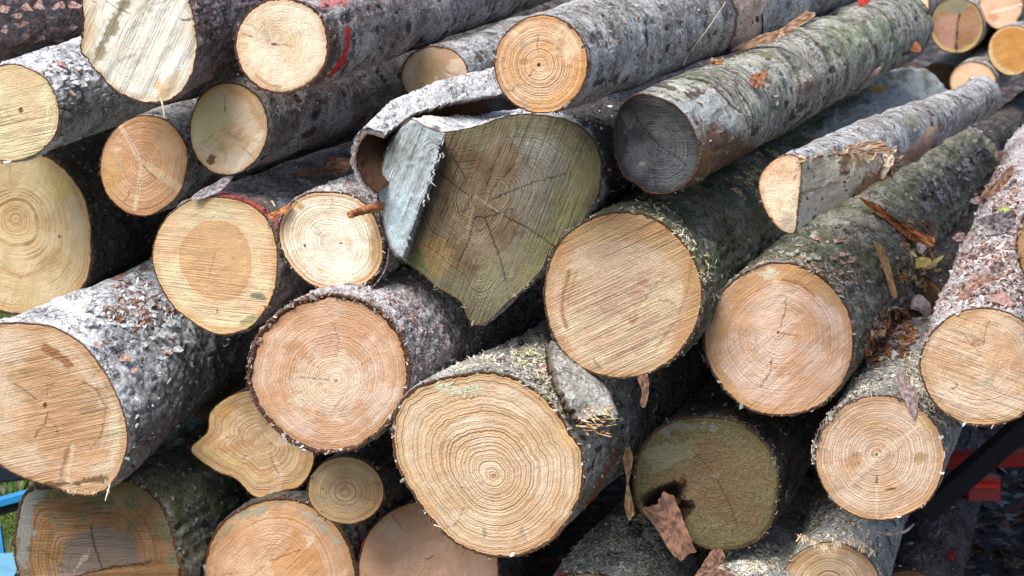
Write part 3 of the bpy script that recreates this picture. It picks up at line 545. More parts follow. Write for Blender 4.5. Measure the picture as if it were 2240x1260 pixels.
log('R', 'big lower left log with dark heart stains and a zigzag torn foot',
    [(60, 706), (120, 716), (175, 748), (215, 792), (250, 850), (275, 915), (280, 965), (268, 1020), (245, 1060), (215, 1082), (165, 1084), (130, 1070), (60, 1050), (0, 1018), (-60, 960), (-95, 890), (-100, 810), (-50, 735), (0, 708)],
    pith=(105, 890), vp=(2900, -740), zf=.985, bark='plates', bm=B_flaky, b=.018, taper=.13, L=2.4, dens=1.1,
    fm=face_mat('cut_R', (0.660, 0.438, 0.275), (0.740, 0.557, 0.401), rings=24, ringc=.3, saw=14, sawc=.7, speck=.3, edge=(.5, .27, .1), seed=19, rough=.006),
    paint=[('poly', [(20, 800), (90, 775), (160, 810), (215, 850), (235, 900), (215, 960), (160, 1000), (100, 995), (60, 960), (55, 900), (90, 880), (30, 860)], (.55, .32, .16), .7, 14, 22),
           ('poly', [(95, 752), (130, 765), (160, 800), (150, 803), (115, 785), (92, 765)], (.33, .15, .06), .9, 5, 6), ('line', [(180, 835), (210, 850), (232, 890), (222, 950), (200, 980)], 5, (.30, .14, .07), .6),
           ('line', [(148, 980), (138, 1020), (130, 1062)], 8, (.30, .17, .09), .7), ('line', [(160, 975), (150, 1030), (146, 1062)], 9, (.74, .58, .40), .7), ('poly', [(100, 1058), (160, 1052), (245, 1042), (238, 1048), (165, 1062), (110, 1066)], (.14, .07, .03), .85, 2, 9),
           ('blob', 98, 886, 5, 7, 0, (.14, .05, .02), .95, .3), ('line', [(105, 900), (98, 928), (75, 955)], 3, (.16, .09, .05), .8), ('blob', 205, 898, 26, 5, -8, (.22, .15, .10), .6, 1.), ('poly', [(240, 860), (262, 900), (262, 980), (240, 1040), (236, 960), (244, 900)], (.78, .64, .42), .6, 10, 6),
           ('blob', 205, 1000, 26, 22, 0, (.60, .32, .13), .5, .7)],
    bpaint=[('poly', [(285, 900), (310, 850), (360, 790), (430, 735), (520, 700), (600, 760), (560, 900), (300, 1060), (262, 1060)], (.085, .075, .06), .55, 24, 40), ('poly', [(235, 672), (262, 662), (282, 690), (272, 705), (240, 700)], (.20, .09, .05), .9, 4, 14),  # first dark patch paints the shadow cast by the log above
            ('blob', 260, 604, 15, 8, -20, (.36, .20, .14), .95, .5), ('blob', 320, 588, 16, 10, 10, (.22, .13, .10), .9, .7), ('blob', 338, 660, 10, 18, -20, (.18, .09, .06), .8, .8), ('blob', 330, 920, 26, 18, 0, (.3, .29, .27), .6, 1.)],
    knobs=[(310, 880, 26, .010), (325, 915, 16, .012)])
log('S', 'broad tan log end with fine rings and thick ragged brown bark', ell(722, 816, 178, 174, 0, seed=20, irr=.02), pith=(735, 833), zf=.965, bark='scaly', bm=B_scaly, b=.062, rag=.022, thick=.006,
    fm=face_mat('cut_S', (0.600, 0.368, 0.228), (0.700, 0.517, 0.401), rings=44, ringc=.42, saw=35, sawc=.2, speck=.25, edge=(.46, .23, .09), seed=20, mask=.3),
    paint=[('blob', 720, 840, 80, 70, -20, (.74, .62, .46), .45, .6), ('line', [(600, 925), (660, 965), (740, 975)], 4, (.36, .17, .08), .5), ('line', [(620, 870), (640, 910), (690, 940)], 5, (.42, .22, .1), .35), ('blob', 735, 833, 2.5, 2.5, 0, (.1, .05, .02), .9, .2), ('blob', 850, 960, 14, 8, 0, (.4, .38, .26), .6, .8)],
    bpaint=[('blob', 818, 685, 12, 7, 30, PINK, .9, .6), ('blob', 832, 700, 6, 5, 0, PINK, .8, .6), ('blob', 858, 722, 5, 10, -20, PINK, .9, .5)])
log('T', 'star shaped pale log end with deep flutes, under the broad ragged barked one',
    [(520, 858), (560, 856), (590, 905), (640, 945), (684, 985), (681, 1030), (655, 1066), (622, 1074), (585, 1089), (553, 1085), (515, 1048), (470, 1030), (416, 985), (452, 945), (458, 905), (480, 880)],
    pith=(575, 965), zf=1.05, bark='smooth', bm=B_dark, b=.02, morph=.7, rag=.006,
    fm=face_mat('cut_T', (0.560, 0.358, 0.182), (0.660, 0.468, 0.297), rings=20, ringc=.4, saw=15, sawc=.2, speck=.1, edge=(.48, .32, .10), seed=21, mask=.3),
    paint=[('line', [(470, 990), (520, 975), (575, 960)], 16, (.42, .20, .08), .45), ('line', [(560, 968), (620, 930)], 12, (.66, .48, .32), .5), ('line', [(560, 1050), (500, 1005), (450, 985)], 20, (.60, .47, .20), .4), ('blob', 490, 900, 20, 16, -30, (.55, .28, .08), .6, .7),
           ('line', [(590, 990), (610, 1040), (600, 1080)], 22, (.64, .47, .33), .5), ('line', [(500, 1030), (545, 1010), (580, 1040)], 4, (.45, .24, .1), .5)])
log('U', 'smallest round log end of the near stack, yellow tan with fine rings', ell(756, 1072, 83, 74, 10, seed=22), pith=(755, 1078), zf=1.0, bark='smooth', bm=B_dark, b=.025,
    fm=face_mat('cut_U', (0.540, 0.358, 0.194), (0.640, 0.468, 0.297), rings=20, ringc=.45, saw=-15, sawc=.25, speck=.1, edge=(.42, .25, .08), seed=22, mask=.3), paint=[('poly', [(675, 1055), (720, 1095), (780, 1130), (750, 1146), (700, 1120), (680, 1090)], (.52, .33, .15), .4, 10, 6), ('line', [(800, 1062), (838, 1055)], 2, (.25, .13, .06), .6), ('line', [(795, 1090), (835, 1098)], 2, (.25, .13, .06), .6)])
log('V', 'biggest round tan log end with wide wavy rings and a torn stub at right',
    [(1010, 818), (1070, 812), (1130, 826), (1185, 860), (1225, 905), (1248, 945), (1272, 975), (1278, 1020), (1272, 1080), (1250, 1130), (1210, 1180), (1160, 1210), (1100, 1220), (1045, 1212), (990, 1185), (945, 1140), (905, 1085), (872, 1030), (858, 965), (862, 905), (890, 862), (940, 832)],
    pith=(1078, 1040), zf=.96, bark='smooth', bm=B_dusty, b=.032, NTc=280, rag=.014,
    fm=face_mat('cut_V', (0.660, 0.458, 0.286), (0.740, 0.577, 0.412), rings=34, ringc=.5, saw=30, sawc=.15, speck=.6, edge=(.50, .28, .1), seed=23, mask=.28, rough=.004),
    paint=[('line', [(960, 960), (985, 925), (1040, 900), (1110, 905), (1160, 925)], 7, (.42, .22, .10), .5), ('line', [(1010, 980), (1040, 945), (1100, 940), (1140, 960)], 5, (.45, .24, .11), .45), ('blob', 975, 850, 30, 12, 10, (.60, .60, .44), .8, 1.), ('blob', 1035, 852, 26, 10, -10, (.60, .60, .44), .8, 1.),
           ('blob', 1060, 1165, 5, 16, 0, (.18, .19, .14), .6, .8), ('blob', 1145, 1170, 6, 22, -10, (.3, .28, .2), .5, .8), ('blob', 965, 1115, 8, 16, -20, (.5, .5, .36), .6, .7), ('blob', 1078, 1040, 3, 3, 0, (.3, .15, .08), .9, .2),
           ('poly', [(880, 1010), (910, 1040), (960, 1120), (945, 1130), (900, 1060)], (.66, .42, .20), .5, 10, 8), ('poly', [(1215, 925), (1255, 945), (1270, 975), (1245, 985), (1225, 960)], (.78, .52, .26), .8, 8, 8)],
    bpaint=[('poly', [(1268, 1080), (1330, 1000), (1350, 900), (1362, 960), (1300, 1120), (1262, 1150)], (.15, .16, .07), .7, 14, 14), ('line', [(1352, 985), (1300, 1080), (1262, 1142)], 9, (.40, .06, .03), .75),
            ('blob', 1195, 808, 12, 9, 0, (.62, .14, .12), .8, 1.1), ('blob', 990, 780, 14, 8, 0, (.62, .36, .16), .8, .9)])
log('W', 'mossy olive log end with a rotten hollow at its lower left', 
    [(1560, 912), (1620, 925), (1670, 965), (1700, 1020), (1702, 1080), (1690, 1140), (1655, 1185), (1600, 1203), (1545, 1200), (1500, 1175), (1490, 1150), (1440, 1140), (1400, 1120), (1385, 1060), (1395, 1000), (1430, 945), (1490, 915)],
    pith=(1560, 1050), zf=1.015, bark='smooth', bm=B_dark, b=.03, rag=.015,
    fm=face_mat('cut_W', (0.340, 0.235, 0.140), (0.380, 0.310, 0.180), rings=24, ringc=.25, saw=10, sawc=.1, speck=.7, edge=(.16, .17, .07), moss=.85, mossc=(.135, .115, .055), seed=24, rough=.012),
    paint=[('poly', [(1400, 1095), (1440, 1062), (1475, 1048), (1505, 1062), (1500, 1090), (1520, 1110), (1490, 1150), (1440, 1140), (1405, 1125)], (.035, .02, .012), .95, 8, 14), ('blob', 1493, 1050, 8, 16, 10, (.11, .045, .02), .9, .6), ('blob', 1508, 1086, 22, 12, -20, (.30, .22, .11), .8, .9), ('blob', 1566, 1040, 7, 7, 0, (.4, .4, .42), .7, .7), ('blob', 1560, 1040, 100, 75, 0, (.25, .15, .085), .45, .9), ('blob', 1620, 1120, 60, 40, 30, (.20, .12, .06), .4, 1.2), ('blob', 1450, 990, 60, 34, -30, (.30, .33, .22), .5, 1.2), ('blob', 1500, 935, 70, 12, 0, (.36, .36, .32), .5, 1.2), ('line', [(1566, 1045), (1600, 1110), (1612, 1150)], 2.5, (.06, .04, .02), .7), ('line', [(1566, 1040), (1510, 980)], 2, (.06, .04, .02), .6)],
    facefn=lambda P: -.05*sstep(0, 26, polyd(P, [(1405, 1095), (1440, 1062), (1475, 1048), (1505, 1062), (1500, 1090), (1520, 1110), (1490, 1150), (1440, 1140), (1405, 1125)]))+.004*fbm(np.concatenate([P/6, P[:, :1]*0], 1), 3, 3))
log('X', 'round tan log end with even rings and chip covered bark, lower right', ell(1926, 1002, 142, 138, 0, seed=25, irr=.015), pith=(1918, 994), vp=(2700, -450), zf=.985, bark='smooth', bm=B_dusty, b=.022, taper=.08,
    fm=face_mat('cut_X', (0.620, 0.408, 0.263), (0.700, 0.537, 0.401), rings=34, ringc=.45, saw=35, sawc=.3, speck=.25, edge=(.48, .26, .09), seed=25, mask=.3),
    paint=[('line', [(1858, 1060), (1918, 1000), (1985, 950), (2010, 930)], 8, (.76, .62, .44), .6), ('line', [(1866, 1065), (1925, 1012), (1990, 965)], 2, (.38, .2, .1), .5), ('blob', 1918, 994, 3, 3, 0, (.12, .06, .03), .9, .2), ('line', [(1918, 1042), (1918, 1062)], 4, (.12, .08, .05), .9),
           ('blob', 1945, 1070, 12, 3, -8, (.1, .05, .02), .85, .6), ('blob', 2016, 1002, 14, 10, -20, (.38, .22, .08), .6, .9), ('line', [(1860, 960), (1890, 930), (1930, 925), (1975, 945), (1995, 990), (1990, 1030)], 4, (.42, .23, .1), .4), ('line', [(1918, 1062), (1918, 1130)], 6, (.74, .6, .42), .5),
           ('poly', [(2000, 890), (2030, 920), (2050, 960), (2030, 950), (2005, 920)], (.60, .44, .16), .5, 8, 6)])
log('Y', 'half hidden log end at the bottom edge with white dusty bark above it', ell(1815, 1296, 116, 112, 0, seed=26), pith=(1812, 1275), vp=(2500, -450), zf=1.03, bark='smooth', bm=B_dusty, b=.02,
    fm=face_mat('cut_Y', (0.540, 0.378, 0.217), (0.640, 0.478, 0.321), rings=20, ringc=.5, saw=20, sawc=.2, speck=.1, seed=26, mask=.3), bpaint=[('poly', [(1700, 1230), (1760, 1070), (1900, 1120), (1920, 1200)], (.50, .51, .52), .5, 30, 20)])
log('Z', 'weathered log end with a grey heart and lichen edge, bottom left corner', 
    [(60, 1070), (130, 1062), (215, 1048), (290, 1052), (345, 1085), (372, 1140), (388, 1200), (400, 1270), (360, 1340), (260, 1390), (150, 1380), (70, 1330), (38, 1250), (30, 1190), (38, 1120)],
    pith=(190, 1262), zf=1.02, bark='rough', bm=B_moss, b=.035, rag=.03,
    fm=face_mat('cut_Z', (0.340, 0.180, 0.080), (0.420, 0.249, 0.137), rings=26, ringc=.4, saw=2, sawc=.5, speck=.7, edge=(.16, .16, .09), moss=.08, mossc=(.14, .13, .075), seed=27, rough=.008, mask=.4),
    paint=[('poly', [(135, 1260), (140, 1210), (160, 1172), (200, 1152), (250, 1160), (300, 1190), (315, 1240), (160, 1262)], (.20, .165, .145), .85, 8, 10), ('line', [(198, 1148), (205, 1190), (222, 1240)], 3.5, (.06, .03, .02), .9), ('poly', [(160, 1262), (240, 1240), (330, 1228), (400, 1245), (400, 1300), (160, 1300)], (.26, .14, .06), .9, 4, 12),
           ('poly', [(35, 1120), (62, 1072), (110, 1066), (70, 1120), (66, 1180), (62, 1250), (36, 1250)], (.30, .30, .28), .9, 10, 18), ('line', [(160, 1262), (240, 1242), (330, 1230)], 5, (.05, .025, .015), .85)],
    facefn=lambda P: .01*sstep(0, 6, P[:, 1]-1250+.08*(P[:, 0]-200)))
log('AA', 'tan log end with an orange wedge and grey green mould, bottom edge', ell(612, 1262, 172, 172, 0, seed=28), pith=(590, 1235), zf=1.04, bark='plates', bm=B_dark, b=.035,
    fm=face_mat('cut_AA', (0.580, 0.338, 0.182), (0.660, 0.438, 0.286), rings=26, ringc=.35, saw=45, sawc=.5, speck=.2, edge=(.42, .24, .09), seed=28),
    paint=[('poly', [(620, 1205), (648, 1152), (690, 1200), (720, 1260), (600, 1260), (592, 1230)], (.55, .27, .10), .65, 6, 6), ('line', [(592, 1228), (655, 1202)], 3, (.2, .1, .05), .8), ('blob', 560, 1118, 50, 10, -20, (.28, .31, .24), .7, 1.2), ('blob', 700, 1150, 46, 10, 38, (.36, .39, .32), .6, 1.3), ('blob', 490, 1160, 30, 10, -40, (.28, .28, .14), .6, 1.2)],
    bpaint=[])
log('BB', 'smooth pinkish tan log end at the bottom edge, behind the biggest end', ell(938, 1248, 152, 150, 0, seed=29), pith=(915, 1225), zf=1.04, bark='plates', bm=B_dark, b=.015,
    fm=face_mat('cut_BB', (0.580, 0.338, 0.217), (0.640, 0.408, 0.286), rings=24, ringc=.18, saw=60, sawc=.35, speck=.1, edge=(.45, .24, .1), seed=29), paint=[('blob', 860, 1155, 14, 18, -30, (.5, .45, .3), .5, .7)], bpaint=[('blob', 795, 1195, 8, 34, 0, RED, .7, .9)])
log('CC', 'chip covered log with red paint, at the bottom edge below the biggest end', ell(1285, 1432, 178, 178, 0, seed=30), zf=1.02, bark='smooth', bm=B_dusty,
    fm=face_mat('cut_CC', seed=30), bpaint=[('poly', [(1200, 1262), (1230, 1246), (1270, 1250), (1310, 1262), (1300, 1275), (1200, 1275)], RED, .85, 6, 12), ('poly', [(1130, 1262), (1180, 1205), (1230, 1200), (1220, 1250), (1180, 1275)], (.50, .54, .58), .6, 14, 12)])
log('DD', 'pale chip covered log at the bottom edge, below the mossy olive end', ell(1600, 1416, 150, 150, 0, seed=31), zf=1.0, bark='smooth', bm=B_dusty, fm=face_mat('cut_DD', seed=31))
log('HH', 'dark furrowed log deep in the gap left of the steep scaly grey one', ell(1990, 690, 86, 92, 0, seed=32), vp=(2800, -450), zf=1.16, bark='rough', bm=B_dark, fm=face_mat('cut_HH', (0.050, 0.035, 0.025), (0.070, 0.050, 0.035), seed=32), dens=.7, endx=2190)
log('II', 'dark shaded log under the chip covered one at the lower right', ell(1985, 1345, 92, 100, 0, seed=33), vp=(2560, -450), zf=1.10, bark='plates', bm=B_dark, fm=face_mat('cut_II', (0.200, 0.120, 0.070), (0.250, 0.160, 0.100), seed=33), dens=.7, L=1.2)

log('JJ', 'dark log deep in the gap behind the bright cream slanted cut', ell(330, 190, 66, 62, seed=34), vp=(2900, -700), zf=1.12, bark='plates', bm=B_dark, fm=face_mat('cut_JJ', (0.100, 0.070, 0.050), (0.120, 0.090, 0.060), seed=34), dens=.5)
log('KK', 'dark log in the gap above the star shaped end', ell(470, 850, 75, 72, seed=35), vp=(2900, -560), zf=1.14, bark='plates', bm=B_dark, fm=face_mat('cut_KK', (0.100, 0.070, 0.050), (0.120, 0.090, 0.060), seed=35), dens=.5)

log('LL', 'dark log added to darken the gap between the topmost and the charcoal ended logs', ell(1420, 296, 66, 66, seed=36), vp=(2900, -400), zf=1.06, bark='plates', bm=B_dark, fm=face_mat('cut_LL', (.1, .07, .05), (.12, .09, .06), seed=36), dens=.5)  # added log keeps the gap below the topmost log black

log('MM', 'dark filler log added over bright ground beyond the slim split log', ell(1925, 500, 64, 64, seed=37), vp=(2900, -290), zf=1.33, bark='rough', bm=B_dark, fm=face_mat('cut_MM', (.1, .07, .05), (.12, .09, .06), seed=37), dens=.6, L=3.2)  # added to darken the lit ground showing past the split log
# ------------------------------------------------------------------ the far stack: cut ends facing the camera, out of focus
def farlog(key, label, cx, cy, rx, ry, Y, fm, paint=(), **k):
    zf = Y/float(planeY(cx, cy)); log(key, label, ell(cx, cy, rx, ry, 0, seed=len(key)*3+int(cx) % 17), zf=zf, bm=B_grey, fm=fm, paint=paint, NTc=96, dens=.25, L=1.6, b=.04, group='logs in the far stack', **k)
farlog('fa', 'pale orange log end of the far stack, leftmost, beside the charcoal ended log', 1978, 12, 56, 60, 7.6, face_mat('cut_fa', (.70, .46, .26), (.80, .62, .42), edge=(.5, .3, .12), rings=8, ringc=.05, seed=41))
farlog('fb', 'dark brown log end with a black cleft down its middle, in the far stack', 2093, 56, 60, 62, 7.6, face_mat('cut_fb', (.30, .16, .08), (.36, .21, .12), edge=(.42, .34, .14), rings=8, ringc=.05, seed=42),
       paint=[('line', [(2099, 20), (2093, 70), (2090, 112)], 6, (.02, .01, .01), .95), ('poly', [(2056, 40), (2095, 32), (2093, 80), (2085, 108), (2060, 90)], (.42, .24, .19), .6, 10, 8), ('line', [(2040, 75), (2060, 105), (2095, 114), (2130, 98), (2150, 60)], 8, (.50, .38, .16), .6), ('poly', [(2040, 10), (2090, -5), (2120, 0), (2105, 26), (2060, 30)], (.22, .22, .14), .8, 8, 8)])
farlog('fc', 'light pink tan log end of the far stack in the top right corner', 2190, 12, 49, 52, 7.6, face_mat('cut_fc', (.66, .40, .25), (.72, .50, .35), rings=8, ringc=.05, seed=43), paint=[('line', [(2170, 28), (2240, 8)], 7, (.80, .66, .54), .7), ('blob', 2172, 36, 10, 8, 0, (.46, .24, .12), .7, .7)])
farlog('fd', 'orange brown log end with a cream rim, lower right one of the far stack', 2214, 110, 54, 56, 7.5, face_mat('cut_fd', (.50, .23, .06), (.56, .28, .09), edge=(.60, .50, .26), rings=8, ringc=.05, seed=44), paint=[('line', [(2166, 90), (2168, 125), (2190, 150), (2215, 160)], 8, (.62, .48, .26), .7)])
farlog('fe', 'pale orange log end of the far stack, lowest one, peeping over the slim split log', 2128, 180, 52, 46, 7.5, face_mat('cut_fe', (.72, .46, .28), (.76, .52, .34), rings=8, ringc=.05, seed=45))
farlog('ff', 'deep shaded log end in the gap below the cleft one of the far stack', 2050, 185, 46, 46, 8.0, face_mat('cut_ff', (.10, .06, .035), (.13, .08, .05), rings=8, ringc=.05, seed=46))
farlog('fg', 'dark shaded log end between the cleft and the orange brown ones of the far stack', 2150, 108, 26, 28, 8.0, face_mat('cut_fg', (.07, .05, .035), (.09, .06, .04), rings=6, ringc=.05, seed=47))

# ------------------------------------------------------------------ ground
def ground_mat(name, kind):
    t = NT(name, .95, .15); p = t.geo()
    a, b2, c = t.noise(p, 3, 4), t.noise(p, 26, 5, .7), t.voro(p, 28, 'F1', 'Color')
    if kind == 'grass':
        col = t.mix(t.step(b2, .35, .65), (.055, .10, .02), (.13, .22, .05)); col = t.mix(t.step(a, .5, .62), col, (.20, .19, .14))
    else:
        col = t.mix(t.step(b2, .35, .7), (.02, .019, .021), (.07, .068, .072)); cs = t.t.nodes.new('ShaderNodeSeparateColor'); t.put(cs.inputs[0], c)
        col = t.mix(t.step(cs.outputs[0], .8, .95), col, (.26, .25, .27)); col = t.mix(t.step(cs.outputs[1], .88, .97), col, (.20, .09, .05))
    t.bump(t.add(b2, t.noise(p, 70, 3)), .03, 1.); return t.out(col)
def plane(name, x0, x1, y0, y1, z, mat, n=2):
    xs, ys = np.meshgrid(np.linspace(x0, x1, n), np.linspace(y0, y1, n)); v = np.stack([xs.ravel(), ys.ravel(), np.full(n*n, z)], -1)
    return mesh_np(name, v, grid_quads(n, n, False), mat)
tag(plane('ground', -80, 80, -40, 200, 0, ground_mat('gravelly_earth', 'gravel')), None, None, kind='structure')
tag(plane('grass_verge', -60, -1.0, -10, 120, .004, ground_mat('verge_turf', 'grass')), None, None, kind='structure')
# grass blades and stones that stand in view
rnd = np.random.RandomState(5)
def soup(name, centers, size, col, kindv, label=None, cat=None, parent=None, nrm=None, asp=(2.2, .5), group=None, blade=False):
    """many small irregular flat chips with thickness"""
    n = len(centers); r = rnd; base = centers.mean(0)
    if nrm is None: nrm = np.tile([0, 0, 1.], (n, 1))
    nrm = nrm+r.normal(0, .45, (n, 3)); nrm /= np.linalg.norm(nrm, axis=1, keepdims=True)
    t = r.normal(0, 1, (n, 3)); t -= nrm*(t*nrm).sum(1, keepdims=True); t /= np.linalg.norm(t, axis=1, keepdims=True); b = np.cross(nrm, t)
    if blade: t = np.tile([0, 0, 1.], (n, 1))+r.normal(0, .35, (n, 3)); b = r.normal(0, 1, (n, 3)); b[:, 2] = 0; b /= np.linalg.norm(b, axis=1, keepdims=True); nrm = np.cross(t, b)
    L = size[0]+(size[1]-size[0])*r.rand(n)**2; W = L*(asp[1]+.35*r.rand(n))/asp[0]; T = np.minimum(W*.3, .0016)
    k = 5; V = []
    for (u, v_) in ((-.5, -.35), (-.1, -.5), (.5, -.2), (.38, .45), (-.42, .4)):
        ju, jv = u+r.normal(0, .09, n), v_+r.normal(0, .12, n); lift = r.normal(0, .1, n)
        V.append(centers+t*(ju*L)[:, None]+b*(jv*W)[:, None]+nrm*(lift*W)[:, None]+(t*(L*.5)[:, None] if blade else 0))
    V = np.stack(V, 1); V2 = V-nrm[:, None]*T[:, None, None]
    if not blade: V = V+nrm[:, None]*(T*.6)[:, None, None]; V2 = V2+nrm[:, None]*(T*.6)[:, None, None]
    allv = np.concatenate([V, V2], 1).reshape(-1, 3); o = np.arange(n)[:, None]*10
    q = np.concatenate([o+np.array([i, i+5, (i+1) % 5+5, (i+1) % 5]) for i in range(5)]).reshape(-1, 4)
    tr = np.concatenate([o+np.array(a) for a in ((0, 1, 2), (0, 2, 3), (0, 3, 4), (7, 6, 5), (8, 7, 5), (9, 8, 5))]).reshape(-1, 3)
    cc = np.array(col)[r.randint(0, len(col), n)]*(.7+.6*r.rand(n))[:, None]; cc = np.repeat(np.concatenate([np.clip(cc, 0, .9), np.ones((n, 1))], 1), 10, 0)
    P0 = np.array(parent['base']) if isinstance(parent, dict) else base
    ob = mesh_np(name, allv-P0, q, CHIP, parent['E'] if isinstance(parent, dict) else None, tris=tr, attrs=dict(cc=cc), smooth=False)
    if not isinstance(parent, dict): ob.location = base
    if label or cat: tag(ob, label, cat, group)
    if kindv: ob['kind'] = kindv
    return ob
g = np.stack([rnd.uniform(-2.2, -1.02, 9000), rnd.uniform(4.2, 9.5, 9000), np.full(9000, .006)], -1)
soup('grass', g, (.03, .09), [(.07, .14, .02), (.11, .20, .04), (.15, .24, .06), (.22, .22, .10)], 'stuff', 'short green grass seen past the lower left logs', 'grass', blade=True, asp=(3, .25))
g = np.stack([rnd.uniform(.6, 2.6, 5000), rnd.uniform(4.2, 9, 5000), np.full(5000, .008)], -1)
soup('gravel', g, (.015, .06), [(.03, .03, .033), (.07, .07, .075), (.14, .135, .15), (.02, .02, .02), (.12, .06, .04)], 'stuff', 'dark gravel and bark litter on the ground at the lower right', 'gravel', asp=(1.3, .7))

# ------------------------------------------------------------------ red trailer frame (lower right), blue barrow frame (lower left)
def painted(name, c, rough=.45):
    t = NT(name, rough, .4); p = t.objc(); n = t.noise(p, 14, 4); f = t.noise(p, 90, 3)
    col = t.mix(t.mul(t.step(n, .6, .72), .5), c, tuple(x*.45 for x in c)); col = t.mix(t.mul(t.step(f, .68, .74), .6), col, (.10, .06, .04))
    t.bump(t.add(n, f), .002, .4); return t.out(col)
M_red, M_blue, M_black = painted('red_steel', (.30, .010, .008)), painted('blue_steel', (.02, .20, .46)), painted('dark_steel_and_shade', (.008, .009, .009), .85)
def bar(name, pts, w_, h_, mat, parent=None, base=(0, 0, 0), bev=.12):
    """box-section bar along world points"""
    pts = [np.array(p, float) for p in pts]; rows = []
    m = [(-1+bev, -1), (1-bev, -1), (1, -1+bev), (1, 1-bev), (1-bev, 1), (-1+bev, 1), (-1, 1-bev), (-1, -1+bev)]
    for i, p in enumerate(pts):
        d = pts[min(i+1, len(pts)-1)]-pts[max(i-1, 0)]; d /= np.linalg.norm(d)
        s_ = np.cross(d, [0, 0, 1.]) if abs(d[2]) < .95 else np.array([1., 0, 0]); s_ /= np.linalg.norm(s_); u = np.cross(s_, d)
        rows += [p+s_*x*w_/2+u*y*h_/2 for x, y in m]
    v = np.array(rows); n = len(pts); v = np.concatenate([v, [pts[0]], [pts[-1]]])
    tr = [(n*8, (j+1) % 8, j) for j in range(8)]+[(n*8+1, (n-1)*8+j, (n-1)*8+(j+1) % 8) for j in range(8)]
    return mesh_np(name, v-np.array(base), grid_quads(n, 8), mat, parent, tris=tr, smooth=False)
Y = 5.0
b0 = U(2150, 1050, Y); b0[2] = 0
T_ = empty('trailer_frame', b0, 'red steel trailer frame and added shade bar, behind the logs at the lower right', 'trailer')
bar('crossbar', [U(2066, 1006, Y), U(2420, 994, Y)], .05, .036, M_red, T_, b0)
bar('bracket', [U(2146, 1092, Y), U(2146, 1040, Y)], .085, .07, M_red, T_, b0)
bar('bracket', [U(2120, 1052, Y-.02), U(2178, 1053, Y-.02)], .075, .012, painted('red_lip', (.75, .035, .02)), T_, b0)
bar('shade_bar', [U(2300, 880, Y-.25), U(2020, 1122, Y-.25)], .04, .05, M_black, T_, b0)  # dark bar added in place of a log's shaded underside
q0 = U(2046, 1230, Y-.2); q1 = q0.copy(); q1[2] = .01
bar('post', [q0+np.array([0, 0, .03]), q1], .078, .06, M_red, T_, b0)
q2 = U(2370, 1000, Y); q3 = q2.copy(); q3[2] = .01
bar('post', [q2, q3], .06, .06, M_red, T_, b0)
Y = 5.2
b1 = U(20, 1150, Y); b1[2] = 0
T2 = empty('barrow_frame', b1, 'blue painted steel frame behind the logs at the lower left', 'metal frame')
bar('rail', [U(-120, 1131, Y), U(130, 1062, Y)], .03, .02, M_blue, T2, b1)
bar('rail', [U(-120, 1148, Y+.02), U(130, 1082, Y+.02)], .03, .02, M_black, T2, b1)
bar('tray', [U(-90, 1262, Y-.2), U(46, 1258, Y-.2)], .20, .05, painted('pale_blue_steel', (.14, .34, .48)), T2, b1)
bar('upright', [U(-6, 1150, Y), U(8, 1250, Y)], .02, .016, M_blue, T2, b1)
q = U(-6, 1250, Y); q4 = q.copy(); q4[2] = .01
bar('leg', [q, q4], .03, .03, M_blue, T2, b1)
q = U(-110, 1134, Y); q4 = q.copy(); q4[2] = .01
bar('leg', [q, q4], .03, .03, M_blue, T2, b1)
bar('seat_beam', [U(-140, 1030, Y+.3), U(66, 1010, Y+.3)], .05, .09, painted('navy_steel', (.012, .016, .035)), T2, b1)
# ------------------------------------------------------------------ loose bits, laid on what they rest on
bpy.context.view_layer.update(); DG = bpy.context.evaluated_depsgraph_get(); CAM = Vector((0, 0, CH))
def cast(px, py):
    d = U(px, py, 1.)-np.array(CAM); d = Vector(d).normalized(); ok, loc, n, i, o, m = sc.ray_cast(DG, CAM, d)
    return (np.array(loc), np.array(n), o) if ok else (None, None, None)
def depth(px, py):
    l, n, o = cast(px, py)
    if l is None: return 6.
    return l[1]*ct-(l[2]-CH)*st
OWN = {}
for k, d in LOGS.items(): OWN[d['bark'].name] = (k, 'b'); OWN[d['face'].name] = (k, 'f')
# flakes of loose bark all over the rounds
PAL = {'bark_pale_flaky': [(.55, .58, .62), (.66, .70, .74), (.40, .42, .44), (.14, .08, .06)], 'bark_bleached': [(.75, .76, .78), (.6, .6, .62), (.3, .2, .16)],
       'bark_scaly_grey_pink': [(.42, .38, .38), (.5, .48, .5), (.24, .14, .11), (.33, .21, .18)], 'bark_dusty_grey': [(.5, .48, .43), (.6, .57, .48), (.3, .28, .25), (.2, .12, .07)],
       'bark_furrowed_green': [(.24, .25, .2), (.32, .33, .28), (.2, .1, .05), (.12, .11, .09)], 'bark_mossy_green': [(.2, .21, .17), (.28, .3, .24), (.13, .15, .07), (.1, .08, .06)]}
acc = {}
for i in range(26000):
    px, py = rnd.uniform(0, 2240), rnd.uniform(0, 1260); l, n, o = cast(px, py)
    if l is None or o.name not in OWN: continue
    k, kind = OWN[o.name]
    if kind == 'b': acc.setdefault(k, []).append((l, n))
for k, v in acc.items():
    m = LOGS[k]['bark'].data.materials[0].name; pal = PAL.get(m)
    frac = {'bark_pale_flaky': .2, 'bark_bleached': .3, 'bark_scaly_grey_pink': 1., 'bark_dusty_grey': .8, 'bark_furrowed_green': .6, 'bark_mossy_green': .35}.get(m, .25)
    if pal is None: pal = [(.2, .19, .18), (.3, .29, .28), (.14, .08, .05)]
    v = v[:int(len(v)*frac)]
    if len(v) < 6: continue
    soup('bark_flakes', np.array([a for a, b in v]), (.004, .017), pal, 'stuff', parent=LOGS[k], nrm=np.array([b for a, b in v]), asp=(1.5, .6))
